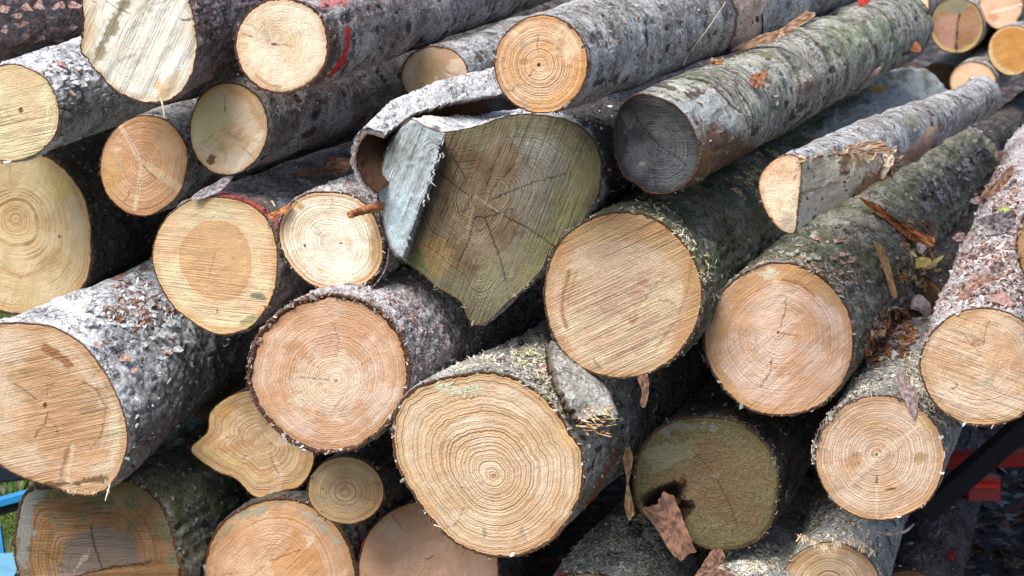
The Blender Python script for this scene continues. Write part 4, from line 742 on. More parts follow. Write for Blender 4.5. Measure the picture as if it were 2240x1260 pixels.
# crumbs and frayed bark round the rims
def rimbits(k, n, th0, th1, pal, size=(.004, .014)):
    f = LOGS[k]['bark'].data; NTc_ = {'N': 300, 'V': 280}.get(k, 224); P = np.array([f.vertices[3*NTc_+j].co[:] for j in range(NTc_)])
    j = (np.arange(n)*7919+rnd.randint(0, 9999, n)) % NTc_; th = (-112+360*j/NTc_)
    ok = (vn(np.stack([j*.07, j*0+n*.1, j*0.], -1), 3) > rnd.uniform(.2, .75, n)) & (((th-th0) % 360) < ((th1-th0) % 360 or 360)); c = P[j[ok]]; rad = c/np.linalg.norm(c, axis=1, keepdims=True)
    c = c+rad*rnd.uniform(-.004, .006, (len(c), 1))+np.array([0, .01, 0])*rnd.uniform(-.2, 1.6, (len(c), 1))+np.array(LOGS[k]['base'])
    soup('bark_crumbs', c, size, pal, 'stuff', parent=LOGS[k], nrm=rad, asp=(2, .5))
DK = [(.06, .04, .03), (.14, .08, .05), (.22, .14, .1)]; LT = [(.38, .35, .3), (.5, .45, .37), (.24, .2, .16), (.14, .09, .06)]
for k in 'BCEJKLMIHPQRSTUFG': rimbits(k, 260, 0, 359.9, DK, (.003, .009))
rimbits('S', 900, 20, 250, [(.22, .18, .17), (.3, .27, .27), (.13, .07, .05), (.1, .06, .04)], (.005, .014)); rimbits('O', 500, -60, 140, LT); rimbits('P', 500, 60, 200, LT)
rimbits('X', 900, 40, 190, LT, (.005, .018)); rimbits('V', 500, 0, 359.9, [(.08, .05, .04), (.26, .22, .18), (.2, .12, .08)], (.003, .009)); rimbits('W', 500, 0, 359.9, [(.2, .2, .1), (.28, .27, .2), (.1, .07, .04)], (.004, .012))
rimbits('N', 500, 180, 340, [(.2, .22, .12), (.3, .32, .22), (.06, .05, .04)], (.005, .014)); rimbits('Z', 400, 0, 359.9, [(.25, .27, .2), (.4, .42, .38), (.15, .09, .05)], (.005, .014))
# sawdust and chips
def dust(name, poly, n, keys, label, size=(.005, .015), pal=None, cat='sawdust', asp=(2.4, .45)):
    poly = np.array(poly, float); lo, hi = poly.min(0), poly.max(0); pts = []; nr = []
    P = rnd.uniform(lo, hi, (n*4, 2)); d = polyd(P, poly); cl = fbm(np.concatenate([P/34, P[:, :1]*0+n], 1), 3, 4); P = P[(d > 0) & (rnd.rand(len(P)) < (sstep(0, 25, d)+.12)*(.12+sstep(.42, .6, cl)))][:n]
    for px, py in P:
        l, nn, o = cast(px, py)
        if l is None or (keys and (o.name not in OWN or OWN[o.name][0] not in keys or (OWN[o.name][1] == 'f' and keys != 'faces'))): continue
        pts.append(l+nn*.0015); nr.append(nn)
    if len(pts) > 5: soup(name, np.array(pts), size, pal or [(.72, .64, .48), (.8, .76, .66), (.55, .46, .32), (.62, .6, .55), (.2, .14, .09)], 'stuff', label, cat, nrm=np.array(nr), asp=asp)
dust('sawdust', [(930, 830), (960, 760), (1060, 735), (1180, 715), (1215, 800), (1260, 900), (1230, 920), (1150, 830), (1040, 806)], 3200, 'V', 'pale wood chips scattered over the bark of the biggest log')
dust('sawdust', [(1790, 950), (1820, 860), (1890, 770), (2010, 760), (2060, 880), (2080, 960), (2010, 880), (1930, 860), (1850, 880)], 2200, 'X', 'cream chips heaped on the bark above the round end at the lower right')
dust('sawdust', [(1130, 1262), (1200, 1180), (1330, 1130), (1420, 1120), (1480, 1262)], 3200, ['CC'], 'pale chips lying thick on the red painted log at the bottom edge')
dust('sawdust', [(1480, 1262), (1530, 1205), (1700, 1190), (1710, 1262)], 1100, ['DD'], 'white chips on the bark along the bottom edge below the mossy end')
dust('sawdust', [(1720, 1200), (1770, 1080), (1900, 1110), (1910, 1200)], 500, 'Y', 'fine white dust on the bark over the half hidden end at the bottom')
dust('sawdust', [(1320, 470), (1360, 420), (1460, 440), (1560, 560), (1600, 640), (1550, 690), (1500, 540), (1400, 470)], 1100, 'O', 'yellowish chips along the bark rim of the big saw lined end', pal=[(.6, .55, .36), (.72, .64, .48), (.34, .36, .18), (.5, .42, .25), (.15, .11, .07)])
dust('sawdust', [(1560, 640), (1620, 560), (1740, 530), (1900, 590), (1880, 660), (1720, 565)], 700, 'P', 'brownish chips along the rim of the end with the warm brown crescent', pal=[(.4, .3, .2), (.6, .55, .48), (.2, .1, .06), (.5, .28, .12), (.3, .25, .24)])
dust('sawdust', [(1100, 730), (1200, 770), (1260, 900), (1290, 930), (1220, 900), (1120, 810)], 500, 'V', 'greenish chips beside the torn stub of the biggest log', pal=[(.4, .42, .25), (.2, .22, .1), (.6, .55, .4)])
dust('sawdust', [(2030, 690), (2080, 560), (2180, 330), (2240, 300), (2240, 700), (2150, 668)], 1500, 'Q', 'pinkish bark scales lying over the steep scaly log', (.005, .018), [(.36, .24, .22), (.48, .42, .42), (.3, .18, .15), (.55, .52, .52), (.12, .07, .06)], asp=(1.5, .6), cat='bark scales')
dust('sawdust', [(940, 840), (1000, 830), (1070, 845), (1060, 870), (980, 870)], 260, None, 'yellow grey crumbs stuck on top of the biggest end', (.004, .009), [(.6, .58, .42), (.45, .44, .3)])
dust('sawdust', [(180, 700), (300, 580), (420, 690), (380, 720), (250, 760)], 380, 'R', 'rust brown scales on the pale flaky bark at the left', (.006, .02), [(.22, .1, .06), (.6, .64, .68), (.33, .17, .12), (.5, .52, .55)], asp=(1.5, .6), cat='bark scales')
dust('bark_litter', [(1890, 760), (1905, 700), (1950, 670), (2000, 680), (2010, 740), (1975, 790), (1900, 800)], 900, None, 'heap of rust coloured bark scraps in the gap left of the steep scaly log', (.012, .042), [(.32, .12, .05), (.45, .2, .09), (.2, .09, .06), (.42, .4, .38), (.14, .1, .08), (.5, .35, .2)], 'bark scraps', (1.8, .5))
dust('bark_litter', [(1950, 620), (1970, 470), (2050, 480), (2060, 560), (2030, 650)], 260, None, 'ochre and rust scraps caught between the crescent log and the scaly one', (.010, .032), [(.34, .15, .06), (.2, .12, .08), (.4, .36, .2), (.12, .1, .09)], 'bark scraps', (1.8, .5))
dust('gravel_heap', [(1990, 420), (2080, 330), (2180, 250), (2160, 330), (2090, 450), (2010, 480)], 500, None, 'grey bark crumbs deep behind the slim split log', (.010, .03), [(.25, .24, .27), (.4, .36, .4), (.12, .11, .12)], 'bark scraps', (1.4, .7))

def slab(name, poly, label, cat, cols, thick=.008, lift=.004, tilt=(0, 0), seed=0, parent=None, bow=0., zadd=0., fine=5, amp=.004, group=None, at=None, sm=8):
    """irregular thin piece following its traced outline, at the depth of what it rests on"""
    P = crom(poly, sm) if sm else np.concatenate([np.linspace(a_, b2_, 7, endpoint=False) for a_, b2_ in zip(np.array(poly, float), np.roll(np.array(poly, float), -1, 0))]); n = len(P); c = P.mean(0); q = np.concatenate([P/9., np.full((n, 1), seed)], 1)
    P = c+(P-c)*(1+.10*(fbm(q, 3, seed)-.5)*2)[:, None]
    ds = [depth(*c)]+[depth(*p) for p in P[::4]]; Y0 = (min(ds) if at is None else depth(*at))-lift-thick+zadd
    rows = 8; V = []; A = []
    ext = np.abs(P-c).max()
    for side in (0, 1):
        rr = np.linspace(0, 1, rows)[1:] if side == 0 else np.linspace(1, 0, rows)[:-1]
        for t in rr:
            p = c+(P-c)*t; nz = fbm(np.concatenate([p/7., np.full((n, 1), seed+side*9.)], 1), 3, seed)-.5
            d = (p-c)/ext
            y = Y0+tilt[0]*d[:, 0]+tilt[1]*d[:, 1]+bow*(d**2).sum(1)+nz*amp+(thick if side else 0)*(1 if t < 1 else .6)
            V.append(U(p[:, 0], p[:, 1], y)); A.append(np.stack([p[:, 0], p[:, 1]], 1))
    V = np.concatenate(V); A = np.concatenate(A); m = len(V); R2 = 2*(rows-1)
    V = np.concatenate([V, [U(*c, Y0)], [U(*c, Y0+thick)]]); A = np.concatenate([A, [c], [c]])
    tr = [(m, (j+1) % n, j) for j in range(n)]+[(m+1, (R2-1)*n+j, (R2-1)*n+(j+1) % n) for j in range(n)]
    f = fbm(np.concatenate([A/np.array([fine, fine*1.]), np.full((len(A), 1), seed*2.)], 1), 4, seed); cols = np.array(cols, float)
    k = np.clip((f-.3)/.4, 0, .999)*(len(cols)-1); i0 = k.astype(int); i1 = np.minimum(i0+1, len(cols)-1); cc = cols[i0]*(1-(k-i0))[:, None]+cols[i1]*(k-i0)[:, None]
    base = V.mean(0) if parent is None else np.array(parent['base'])
    o = mesh_np(name, V-base, grid_quads(R2, n), CHIP, parent['E'] if parent else None, tris=tr, attrs=dict(cc=np.concatenate([cc, np.ones((len(cc), 1))], 1)), smooth=False)
    if parent is None: o.location = base; tag(o, label, cat, group)
    return o
def stick(name, pts, r, label, cat, cols, lift=.002, seed=0, parent=None, Ys=None, nt=9):
    P = crom(pts, 8, False); n = len(P); Yc = np.array([depth(*p) for p in P]) if Ys is None else np.interp(np.linspace(0, 1, n), np.linspace(0, 1, len(Ys)), Ys)
    if Ys is None:
        a, b_ = Yc[:3].min(), Yc[-3:].min(); ln = np.linspace(a, b_, n); Yc = ln-max(0, (ln-Yc).max())-lift
    C = U(P[:, 0], P[:, 1], Yc); d = np.gradient(C, axis=0); d /= np.linalg.norm(d, axis=1, keepdims=True)
    s1 = np.cross(d, [0.1, .9, .3]); s1 /= np.linalg.norm(s1, axis=1, keepdims=True); s2 = np.cross(s1, d)
    rr = np.interp(np.linspace(0, 1, n), np.linspace(0, 1, len(r)), r)/F*Yc.mean(); th = np.linspace(0, 2*np.pi, nt, endpoint=False)
    C = C-ray(1120, 630)*0
    V = C[:, None]+(np.cos(th)[None, :, None]*s1[:, None]+np.sin(th)[None, :, None]*s2[:, None])*(rr[:, None]*(1+.35*(fbm(np.stack([np.repeat(np.arange(n)*.7, nt), np.tile(np.arange(nt)*1.3, n), np.full(n*nt, seed*1.)], -1), 2, seed).reshape(n, nt)-.5)))[..., None]
    V = V.reshape(-1, 3); V = np.concatenate([V, [C[0]], [C[-1]]]); m = n*nt
    tr = [(m, j, (j+1) % nt) for j in range(nt)]+[(m+1, m-nt+(j+1) % nt, m-nt+j) for j in range(nt)]
    cols = np.array(cols, float); cc = cols[(fbm(V*90, 2, seed)*len(cols)*.999).astype(int)]; base = V.mean(0) if parent is None else np.array(parent['base'])
    o = mesh_np(name, V-base, grid_quads(n, nt), CHIP, parent['E'] if parent else None, tris=tr, attrs=dict(cc=np.concatenate([cc, np.ones((len(cc), 1))], 1)))
    if parent is None: o.location = base; tag(o, label, cat)
    return o
def shell(name, profs, Ys, thick, mat, parent, amp=.004, flip=-1, seed=0):
    """bark shell lofted through traced profiles; outer skin, inner skin and edges"""
    K = [crom(p, 8, False) for p in profs]; nu = len(K[0]); ns = 60; K = np.array(K); t = np.linspace(0, len(K)-1, ns); i0 = np.minimum(t.astype(int), len(K)-2); f = (t-i0)[:, None, None]; f = f*f*(3-2*f)*.5+f*.5
    P = K[i0]*(1-f)+K[i0+1]*f; Y = np.interp(t, np.arange(len(K)), [y[0] if isinstance(y, tuple) else y for y in Ys])
    Yb = np.interp(t, np.arange(len(K)), [y[1] if isinstance(y, tuple) else 0 for y in Ys]); uu = np.linspace(0, 1, nu)
    V = U(P[..., 0], P[..., 1], Y[:, None]+Yb[:, None]*uu[None])
    nr = np.cross(np.gradient(V, axis=1), np.gradient(V, axis=0)); nr /= np.linalg.norm(nr, axis=-1, keepdims=True)+1e-9
    nr = nr*flip
    q = V*70+seed; bh = np.clip(.5*sstep(0, .2, vor(np.stack([V[..., 0]*60+fbm(q, 2, 1), V[..., 1]*40+V[..., 2]*60+fbm(q, 2, 2)], -1), seed)[1])+.6*fbm(q*1.3, 3, seed), 0, 1.2)
    e = np.minimum(sstep(0, .05, uu)[None], 1)*np.ones((ns, 1))
    O = V+nr*((bh-.3)*amp)[..., None]; I = V-nr*thick*(.6+.8*fbm(q, 2, 4))[..., None]
    jag = (fbm(np.stack([np.arange(ns)*.5]*3, -1), 3, seed)-.5)*.012
    O[:, 0] += jag[:, None]; I[:, 0] += jag[:, None]
    vv = np.concatenate([O, I[:, ::-1]], 1); nc = nu*2; V_ = vv.reshape(-1, 3); rim = np.concatenate([np.zeros((ns, nu)), np.ones((ns, nu))], 1); rim[:, 0] = .6; rim[0, :] = np.maximum(rim[0, :], .35)
    q_ = grid_quads(ns, nc); cap = np.array([[r*nc+u, r*nc+nc-1-u, r*nc+nc-2-u, r*nc+u+1] if r else [r*nc+u+1, r*nc+nc-2-u, r*nc+nc-1-u, r*nc+u] for r in (0, ns-1) for u in range(nu-1)])
    b_ = np.array(parent['base'])
    return mesh_np(name, V_-b_, np.concatenate([q_, cap]), mat, parent['E'], attrs=dict(lp=V_, bh=np.concatenate([bh, bh[:, ::-1]], 1).ravel()*.9+.2, rim=rim.ravel(), paint=np.zeros((len(V_), 4))))
NL = LOGS['N']; y0 = float(planeY(860, 330, .985))
W_ = 1
shell('peeled_bark', [[(843, 297), (818, 287), (797, 287), (780, 305), (772, 335), (776, 372), (795, 405), (822, 428)],
                      [(905, 250), (884, 228), (865, 222), (845, 240), (832, 275), (838, 320), (858, 350), (880, 370)],
                      [(1000, 224), (985, 196), (965, 181), (945, 195), (930, 235), (935, 280), (950, 310), (970, 330)],
                      [(1120, 205), (1112, 172), (1098, 150), (1075, 160), (1060, 200), (1060, 240), (1070, 270), (1085, 290)]], [(y0-.03, .02), (y0+.05, .03), (y0+.15, .05), (y0+.30, .06)], .009, B_white, NL, amp=.011, seed=3)
shell('hanging_bark', [[(752, 641), (790, 646), (822, 622), (845, 585), (852, 540)], [(770, 636), (800, 636), (826, 612), (848, 578), (858, 540)]], [float(planeY(790, 600, .985)), float(planeY(790, 600, .985))+.12], .004, B_redgrey, LOGS['M'], amp=.001, seed=5)
# torn branch stub on the biggest log
yv = float(planeY(1280, 860, .955))
shell('branch_stub', [[(1206, 745), (1225, 752), (1250, 770), (1290, 800), (1300, 812)], [(1212, 800), (1240, 805), (1280, 820), (1325, 850), (1338, 870)], [(1232, 868), (1258, 862), (1295, 872), (1335, 888), (1352, 905)], [(1275, 925), (1290, 915), (1312, 908), (1335, 912), (1345, 925)]],
      [(yv+.10, .05), (yv+.03, .05), (yv-.01, .05), (yv-.02, .04)], .02, B_dusty, LOGS['V'], amp=.002, seed=8)
LOOSE = [(.72, .5, .28), (.8, .66, .44), (.55, .34, .16)]
for i in range(44):
    a = R_(rnd.normal(-12, 24)); x, y = 1258+rnd.uniform(0, 75), 905+rnd.uniform(-14, 45); ln = rnd.uniform(5, 26)
    stick('splinter', [(x, y), (x+ln*.5*math.cos(a), y-ln*.5*math.sin(a)+.4), (x+ln*math.cos(a), y-ln*math.sin(a))], [rnd.uniform(1, 3.4), 1.2, .4], None, None, LOOSE+[(.36, .22, .12), (.24, .2, .1)], seed=i, parent=LOGS['V'], Ys=[yv-.03, yv-.05-rnd.rand()*.02], nt=5)
# pale broken wood showing on the mossy log
OL = LOGS['O']
for i in range(16):
    x, y = rnd.uniform(1600, 1690), 0; y = 318+(1690-x)*.9+rnd.uniform(-26, 26); ln = rnd.uniform(14, 36); a = R_(48+rnd.normal(0, 8)); w2 = rnd.uniform(3, 9)
    c_, s_ = math.cos(a), math.sin(a); pts = [(x-s_*w2, y+c_*w2*.6), (x+s_*w2, y-c_*w2*.6), (x+s_*w2+c_*ln, y-c_*w2*.6+s_*ln), (x-s_*w2+c_*ln*.8, y+c_*w2*.6+s_*ln*.8)]
    slab('broken_wood', pts, None, None, [(.10, .09, .06), (.36, .33, .20), (.58, .53, .36)], .006, .004, seed=i+3, parent=OL, amp=.003, fine=4, at=(x, y))
GLg = LOGS['G']
edges_ = [(1748, 352), (1800, 345), (1860, 330), (1915, 318), (1945, 340), (1965, 375)]; low_ = [(1740, 508), (1800, 498), (1860, 472), (1910, 445), (1955, 410), (1985, 380), (2040, 330)]
for e_, n_, c_ in ((edges_, 34, [(.42, .22, .12), (.6, .4, .24), (.2, .1, .06)]), (low_, 60, [(.3, .13, .06), (.5, .28, .14), (.16, .08, .05)])):
    E_ = crom(e_, 20, False)
    for i in range(n_):
        x, y = E_[rnd.randint(len(E_))]+rnd.normal(0, 3, 2)
        if OWN.get(getattr(cast(x, y+7)[2], 'name', ''), ('',))[0] != 'G' or OWN.get(getattr(cast(x+8, y+2)[2], 'name', ''), ('',))[0] != 'G': continue
        ln = rnd.uniform(6, 26); a = R_(rnd.normal(-20, 28)); sg = rnd.choice([-1, 1])
        stick('torn_fibre', [(x, y), (x+sg*ln*.5*math.cos(a), y+sg*ln*.5*math.sin(a)+rnd.normal(0, 2)), (x+sg*ln*math.cos(a), y+sg*ln*math.sin(a))], [rnd.uniform(1.5, 4), 2, .8], None, None, c_, seed=i, parent=GLg, nt=5, lift=.001)
for i in range(26):
    x, y = rnd.uniform(1880, 1960), 0; y = rnd.uniform(330, 400)+(1920-x)*.3; ln = rnd.uniform(8, 24); a = R_(rnd.normal(-65, 35))
    stick('splinter', [(x, y), (x+ln*.5*math.cos(a)+rnd.normal(0, 2), y+ln*.5*math.sin(a)), (x+ln*math.cos(a), y+ln*math.sin(a))], [rnd.uniform(2, 5), 2.5, 1], None, None, [(.7, .6, .48), (.5, .36, .22), (.3, .15, .07)], seed=i, parent=GLg, nt=5, lift=.002)
slab('bark_flap', [(1748, 340), (1790, 330), (1850, 318), (1905, 306), (1935, 312), (1950, 335), (1930, 334), (1900, 324), (1862, 336), (1810, 342), (1752, 354)], None, None, [(.14, .07, .04), (.34, .2, .12), (.4, .38, .35)], .010, .004, seed=77, parent=GLg, amp=.008, fine=4, at=(1860, 325))
slab('bark_flap', [(1925, 330), (1948, 336), (1956, 352), (1944, 372), (1932, 392), (1922, 384), (1934, 358)], None, None, [(.3, .2, .12), (.55, .45, .34), (.64, .58, .48)], .008, .006, seed=78, parent=GLg, amp=.010, fine=3, at=(1930, 350))
NE = crom(edge_, 12, False)
for i in range(13):
    x, y = NE[rnd.randint(len(NE))]+rnd.normal(0, 2, 2); ln = rnd.uniform(5, 18); a = R_(rnd.normal(72, 16))
    yy = float(planeY(x, y, .99))-.045; stick('torn_fibre', [(x, y), (x-ln*.5*math.cos(a)+rnd.normal(0, 1), y+ln*.5*math.sin(a)), (x-ln*math.cos(a)+rnd.normal(0, 3), y+ln*math.sin(a))], [rnd.uniform(1, 3.4), 2, .7], None, None, [(.5, .54, .56), (.36, .38, .38), (.26, .26, .22)], seed=i, parent=LOGS['N'], nt=5, Ys=[yy, yy-.004])
BR = [(.07, .035, .025), (.17, .09, .06), (.30, .17, .12)]; RU = [(.16, .06, .03), (.34, .13, .05), (.52, .24, .10)]
G = lambda *a, **k: slab(*a, **k)
G('wood_chunk', [(1404, 1112), (1436, 1100), (1450, 1078), (1474, 1086), (1488, 1120), (1504, 1160), (1522, 1204), (1492, 1228), (1468, 1208), (1440, 1165)], 'reddish brown slab of broken wood leaning on the mossy end', 'wood chunk', [(.08, .045, .033), (.18, .095, .068), (.28, .15, .095)], thick=.022, tilt=(.01, -.02), seed=1, fine=9, amp=.006, sm=0)
G('bark_piece', [(1555, 1208), (1575, 1200), (1585, 1225), (1560, 1250), (1600, 1262), (1640, 1275), (1520, 1275), (1530, 1245)], 'reddish brown jagged bark piece standing at the bottom edge', 'bark piece', BR, thick=.01, seed=2)
G('bark_piece', [(1362, 1000), (1378, 975), (1384, 1010), (1376, 1060), (1388, 1120), (1378, 1134), (1366, 1110), (1370, 1050)], 'ochre strip of bark hanging at the left edge of the mossy end', 'bark piece', [(.16, .08, .04), (.36, .22, .09), (.45, .33, .2)], thick=.006, seed=3, at=(1400, 1020))
G('bark_piece', [(1395, 826), (1415, 818), (1420, 850), (1412, 888), (1400, 882), (1404, 856)], 'torn reddish bark hanging under the saw lined end', 'bark piece', BR, thick=.006, seed=4, at=(1390, 800))
G('bark_piece', [(1968, 806), (1992, 838), (2010, 872), (2001, 916), (1988, 893), (1968, 856), (1962, 825)], 'mauve brown pointed bark flap hanging over the round end at the lower right', 'bark piece', [(.20, .13, .12), (.32, .23, .23), (.42, .34, .34)], thick=.006, seed=5, at=(1970, 880))
G('bark_piece', [(638, 382), (660, 372), (690, 368), (712, 350), (735, 344), (768, 350), (766, 368), (740, 384), (720, 376), (690, 384), (665, 386)], 'dark brown torn bark scrap left of the curled white bark', 'bark piece', BR, thick=.008, seed=6)
G('bark_piece', [(418, 432), (440, 415), (470, 400), (492, 386), (508, 388), (500, 402), (480, 418), (450, 432), (425, 440)], 'pale grey bark splinter lying above the orange hearted end', 'bark piece', [(.2, .13, .12), (.4, .36, .36), (.6, .58, .6)], thick=.008, seed=7)
G('bark_piece', [(586, 470), (600, 462), (626, 450), (640, 446), (632, 458), (608, 476), (592, 484)], 'small brown bark splinter between the orange hearted and the cream ends', 'bark piece', RU, thick=.008, seed=8)
G('dead_leaf', [(1640, 172), (1652, 160), (1668, 158), (1680, 152), (1676, 170), (1664, 188), (1655, 194), (1644, 184)], 'crumpled red brown leaf on the bark of the charcoal ended log', 'leaf', [(.10, .045, .03), (.22, .09, .045), (.34, .16, .08)], thick=.003, tilt=(.012, -.02), seed=9, amp=.014)
G('fibre_tuft', [(1556, 126), (1570, 130), (1582, 126), (1582, 138), (1570, 142), (1558, 140)], 'small orange tuft of fibre on the bark above the charcoal end', 'tuft', [(.2, .1, .04), (.42, .25, .12)], thick=.008, seed=10, amp=.012, fine=2)
G('bark_strip', [(1600, 108), (1640, 88), (1668, 74), (1700, 66), (1735, 44), (1760, 26), (1782, 28), (1780, 38), (1745, 60), (1712, 80), (1660, 98), (1610, 116)], 'torn brown bark strip under the topmost long log at upper right', 'bark strip', [(.1, .05, .03), (.33, .18, .1), (.5, .36, .28)], thick=.008, seed=11)
G('bark_scrap', [(1992, 110), (2002, 90), (2014, 104), (2010, 114)], 'orange red scrap beside the far end of the charcoal ended log', 'scrap', [(.3, .09, .05), (.42, .15, .08)], thick=.006, seed=12)
G('bark_scrap', [(1897, 170), (1908, 158), (1924, 146), (1926, 152), (1912, 164), (1902, 172)], 'pink orange flake in the gap below the charcoal ended log', 'scrap', [(.36, .2, .14), (.45, .3, .24)], thick=.005, seed=13)
G('bark_scrap', [(1900, 192), (1920, 188), (1942, 190), (1940, 198), (1918, 200), (1902, 198)], 'yellow wood flake on the mossy log in the upper right', 'scrap', [(.42, .26, .05), (.55, .38, .1)], thick=.005, seed=14)
G('paint_scrap', [(1878, -6), (1906, -6), (1900, 6), (1882, 14)], 'bright red scrap at the top edge above the charcoal ended log', 'scrap', [(.38, .03, .02), (.46, .05, .04)], thick=.006, seed=15)
G('bark_strip', [(1880, 432), (1920, 448), (1960, 478), (1990, 492), (2010, 505), (2044, 520), (2040, 542), (2012, 530), (1985, 520), (1950, 490), (1910, 462)], 'frayed rust coloured bark strip below the slim split log', 'bark strip', RU, thick=.012, seed=16, amp=.02, fine=3)
G('bark_piece', [(2006, 530), (2022, 524), (2026, 544), (2014, 556), (2006, 546)], 'small pinkish grey flake at the tip of the frayed rust strip', 'bark piece', [(.4, .28, .26), (.55, .48, .48)], thick=.006, seed=17)
G('bark_strip', [(1912, 528), (1928, 536), (1944, 570), (1956, 620), (1964, 650), (1950, 645), (1936, 600), (1922, 560)], 'ochre bark strip curving down over the crescent log', 'bark strip', [(.25, .14, .07), (.45, .32, .15), (.36, .18, .08)], thick=.008, seed=18)
G('wood_flake', [(1994, 568), (2020, 562), (2036, 568), (2030, 582), (2000, 586)], 'broad yellow wood flake in the dark gap at the right', 'wood flake', [(.36, .28, .08), (.48, .4, .16)], thick=.006, seed=19, at=(2000, 620))
G('wood_flake', [(1984, 606), (2010, 594), (2040, 570), (2062, 558), (2060, 566), (2030, 592), (1996, 610)], 'long olive wood flake leaning on the steep scaly log', 'wood flake', [(.26, .22, .08), (.42, .38, .18)], thick=.006, seed=20, at=(2050, 600))
G('curled_bark', [(1975, 672), (1984, 650), (2006, 644), (2028, 656), (2037, 680), (2026, 694), (2008, 680), (1988, 676)], 'domed curl of pink grey bark in the gap left of the steep scaly log', 'bark curl', [(.24, .15, .13), (.40, .34, .34), (.5, .45, .44)], thick=.008, bow=.03, seed=21, at=(1985, 700))
G('bark_piece', [(2098, 652), (2108, 622), (2136, 606), (2168, 600), (2186, 606), (2160, 620), (2134, 634), (2112, 656)], 'lifted reddish bark flap low on the steep scaly log', 'bark piece', [(.14, .07, .05), (.38, .22, .17), (.5, .35, .3)], thick=.007, tilt=(-.012, .015), lift=.01, seed=22)
G('bark_piece', [(2165, 650), (2198, 640), (2218, 664), (2205, 670), (2186, 664)], 'flat pink bark scale just above the grooved end at the right edge', 'bark piece', [(.38, .22, .2), (.5, .32, .3)], thick=.005, seed=23)
G('bark_piece', [(2136, 486), (2150, 474), (2185, 466), (2215, 462), (2222, 480), (2210, 504), (2180, 512), (2160, 500)], 'raised dark grey bark plate on the upper part of the scaly log', 'bark piece', [(.05, .035, .03), (.22, .19, .2), (.36, .33, .34)], thick=.012, tilt=(0, .02), lift=.012, seed=24)
G('green_leaf', [(2186, 458), (2198, 453), (2210, 456), (2206, 462), (2194, 463)], 'tiny bright green leaf on the steep scaly log', 'leaf', [(.3, .42, .08), (.4, .5, .12)], thick=.002, seed=25)
G('bark_piece', [(2150, 420), (2175, 400), (2200, 372), (2216, 362), (2214, 384), (2190, 412), (2160, 434)], 'rust brown bark scale high on the steep scaly log', 'bark piece', BR, thick=.006, seed=26)
for i, (x, y) in enumerate([(2120, 560), (2180, 585), (2160, 545), (2100, 520), (2215, 560), (2190, 340), (2140, 440)]):
    a = rnd.uniform(0, 6); pts = [(x+20*math.cos(a+k)*rnd.uniform(.6, 1.2), y+11*math.sin(a+k)*rnd.uniform(.6, 1.2)) for k in np.linspace(0, 2*np.pi, 6, endpoint=False)]
    slab('bark_scale', pts, None, None, [(.15, .09, .08), (.36, .24, .22), (.46, .4, .4)], .005, .004, seed=40+i, parent=LOGS['Q'], tilt=(.006, .006))
def scales(key, poly, n, smin, smax, pals, seed0, sq=.6):
    poly = np.array(poly, float); c = 0
    while c < n:
        x, y = rnd.uniform(poly.min(0), poly.max(0))
        if polyd(np.array([[x, y]]), poly)[0] < 4: continue
        l, nn, o = cast(x, y); c += 1
        if l is None or OWN.get(o.name, ('', ''))[0] != key: continue
        a = rnd.uniform(0, 6); s_ = rnd.uniform(smin, smax); pts = [(x+s_*math.cos(a+k)*rnd.uniform(.55, 1.2), y+s_*sq*math.sin(a+k)*rnd.uniform(.55, 1.2)) for k in np.sort(rnd.uniform(0, 2*np.pi, 7))]
        slab('bark_scale', pts, None, None, pals[rnd.randint(len(pals))], .0025, .0005, seed=seed0+c, parent=LOGS[key], tilt=(rnd.uniform(-.002, .003), rnd.uniform(-.03, -.006)*s_/22), amp=.0025, fine=4, sm=0)
PG = [(.22, .22, .23), (.40, .41, .43), (.56, .58, .61)]; PG2 = [(.15, .14, .14), (.30, .30, .31), (.42, .43, .44)]; PB = [(.16, .08, .06), (.30, .17, .13), (.42, .3, .26)]
scales('R', [(60, 700), (180, 640), (320, 585), (400, 700), (450, 730), (380, 790), (290, 840), (230, 790), (150, 720)], 34, 7, 18, [PG, PG, PG2, PG2, PB], 60)
scales('H', [(70, 138), (190, 105), (250, 170), (170, 230), (120, 170)], 24, 6, 15, [PG, PG, PG, PB], 160)
scales('A', [(0, 0), (170, 0), (170, 85), (0, 125)], 22, 8, 20, [[(.12, .06, .04), (.24, .15, .12), (.3, .24, .24)]], 200)
scales('P', [(1640, 560), (1780, 500), (1930, 560), (1950, 640), (1880, 720), (1800, 600), (1700, 565)], 26, 6, 16, [[(.1, .07, .05), (.26, .26, .22), (.36, .36, .3)], PB], 240)
stick('twig', [(766, 470), (785, 463), (806, 458), (832, 450)], [8, 9, 10, 10], 'short thick brown twig poking over the cream ringed end', 'twig', RU, seed=1, Ys=[float(planeY(800, 460, .965)), float(planeY(800, 460, .985))])
for i in range(6): stick('frayed_end', [(768+rnd.uniform(0, 8), 466+rnd.uniform(-5, 8)), (758+rnd.uniform(0, 10), 470+rnd.uniform(-6, 10))], [2.5, 1], 'x', 'x', RU, seed=i, Ys=[float(planeY(800, 460, .965))-.002]*2, nt=5, parent=LOGS['M'])
stick('grass_stem', [(1494, 142), (1520, 100), (1552, 58), (1588, 4)], [1.6, 1.3, 1], 'long thin dry stem leaning across the topmost log', 'stem', [(.55, .45, .3), (.4, .3, .2)], seed=2, nt=5)
stick('twig', [(1667, 82), (1668, 55), (1667, 30)], [2.5, 2.2, 1.6], 'thin black upright twig by the topmost long log', 'twig', [(.04, .025, .02)], seed=3, nt=6)
stick('twig', [(1962, 740), (1995, 712), (2032, 690)], [2, 1.6, 1], 'fine reddish twig in the gap left of the grooved end', 'twig', BR, seed=4, nt=5)
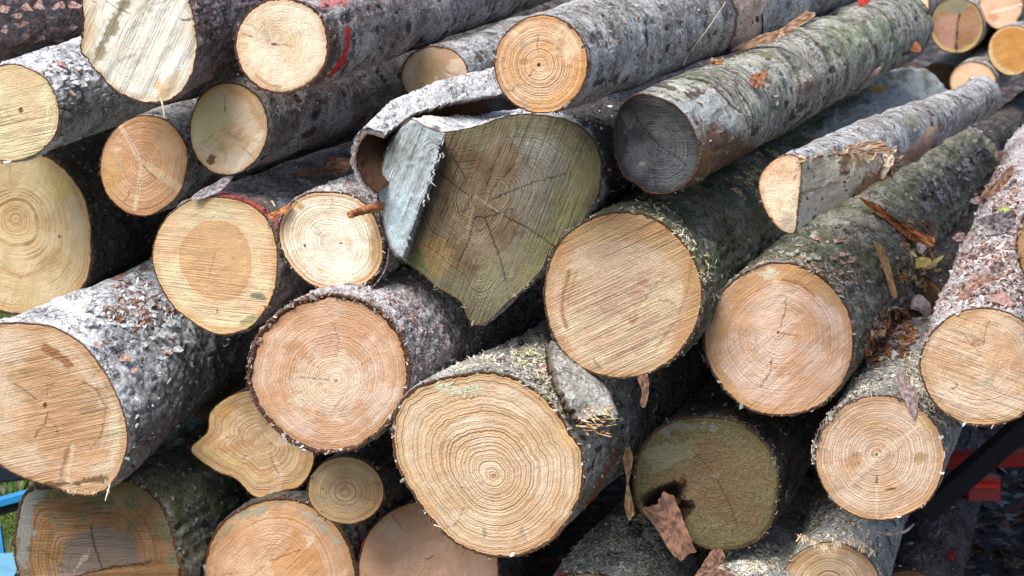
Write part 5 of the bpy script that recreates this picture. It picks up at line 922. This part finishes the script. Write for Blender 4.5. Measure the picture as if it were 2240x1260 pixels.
stick('bark_sliver', [(1918, 1164), (1950, 1168), (1980, 1162), (2000, 1146)], [5, 4, 4, 2], 'curved pale bark sliver below the round end at lower right', 'sliver', [(.5, .45, .42), (.35, .22, .17)], seed=5, at=None) if False else stick('bark_sliver', [(1918, 1164), (1950, 1168), (1980, 1162), (2000, 1146)], [5, 4, 4, 2], 'curved pale bark sliver below the round end at lower right', 'sliver', [(.5, .45, .42), (.35, .22, .17)], seed=5, Ys=[float(planeY(1950, 1160, 1.0))]*2)
stick('splinter', [(241, 1058), (236, 1076), (230, 1096)], [1.2, 2.2, .8], 'thin white splinter hanging from the zigzag torn foot', 'splinter', [(.75, .7, .62)], seed=6, Ys=[float(planeY(236, 1076, .98))]*2, nt=5)
stick('splinter', [(352, 214), (356, 232), (360, 258)], [3, 2, .8], 'pale splinter hanging from the foot of the bright cream cut', 'splinter', [(.7, .6, .42)], seed=7, Ys=[float(planeY(356, 230, .95))]*2, nt=5)
stick('wood_sliver', [(595, 440), (602, 452)], [2.5, 2], 'tiny white sliver above the orange hearted end', 'sliver', [(.75, .72, .7)], seed=8, nt=5)
stick('root_curl', [(1945, 676), (1962, 674), (1974, 684), (1972, 696)], [4, 4, 3, 2], 'pale curled peel among the rust scraps at the right', 'peel', [(.5, .48, .35), (.4, .38, .3)], seed=9, nt=6)
stick('root_curl', [(608, 232), (614, 246), (626, 252)], [2, 1.6, 1], 'small pale curled fibre above the yellowish notched end', 'fibre', [(.45, .36, .3)], seed=10, nt=5)
for i in range(26):
    x = rnd.uniform(138, 240); y = 1080-abs(x-185)*.10; stick('torn_fibre', [(x, y-6), (x+rnd.normal(0, 3), y+rnd.uniform(-3, 5))], [rnd.uniform(1.2, 4.6), .8], 'x', 'x', [(.66, .46, .26), (.74, .58, .38)], seed=i, Ys=[float(planeY(190, 1070, .982))]*2, nt=5, parent=LOGS['R'])
for i in range(90):
    x = rnd.uniform(1745, 1915); y = 1186+10*math.sin(x*.06)+(x-1745)*.07+rnd.uniform(-5, 5); stick('torn_fibre', [(x, y-5), (x+rnd.normal(0, 5), y+rnd.uniform(-1, 9))], [rnd.uniform(1.5, 4.5), 1.2], 'x', 'x', [(.62, .45, .27), (.72, .6, .44), (.45, .28, .15)], seed=i, Ys=[float(planeY(1820, 1190, 1.02))]*2, nt=5, parent=LOGS['Y'])
import bmesh as _b
bb_ = _b.new(); _b.ops.create_icosphere(bb_, subdivisions=3, radius=.0075)
for v in bb_.verts: v.co.z *= .92
me = bpy.data.meshes.new('berry'); bb_.to_mesh(me); me.materials.append(painted('black_skin', (.012, .012, .02), .3)); o = bpy.data.objects.new('berry', me); COL.objects.link(o)
l, n_, _o = cast(1142, 756); o.location = l+n_*.006; tag(o, 'round black berry among the chips on the biggest log', 'berry')
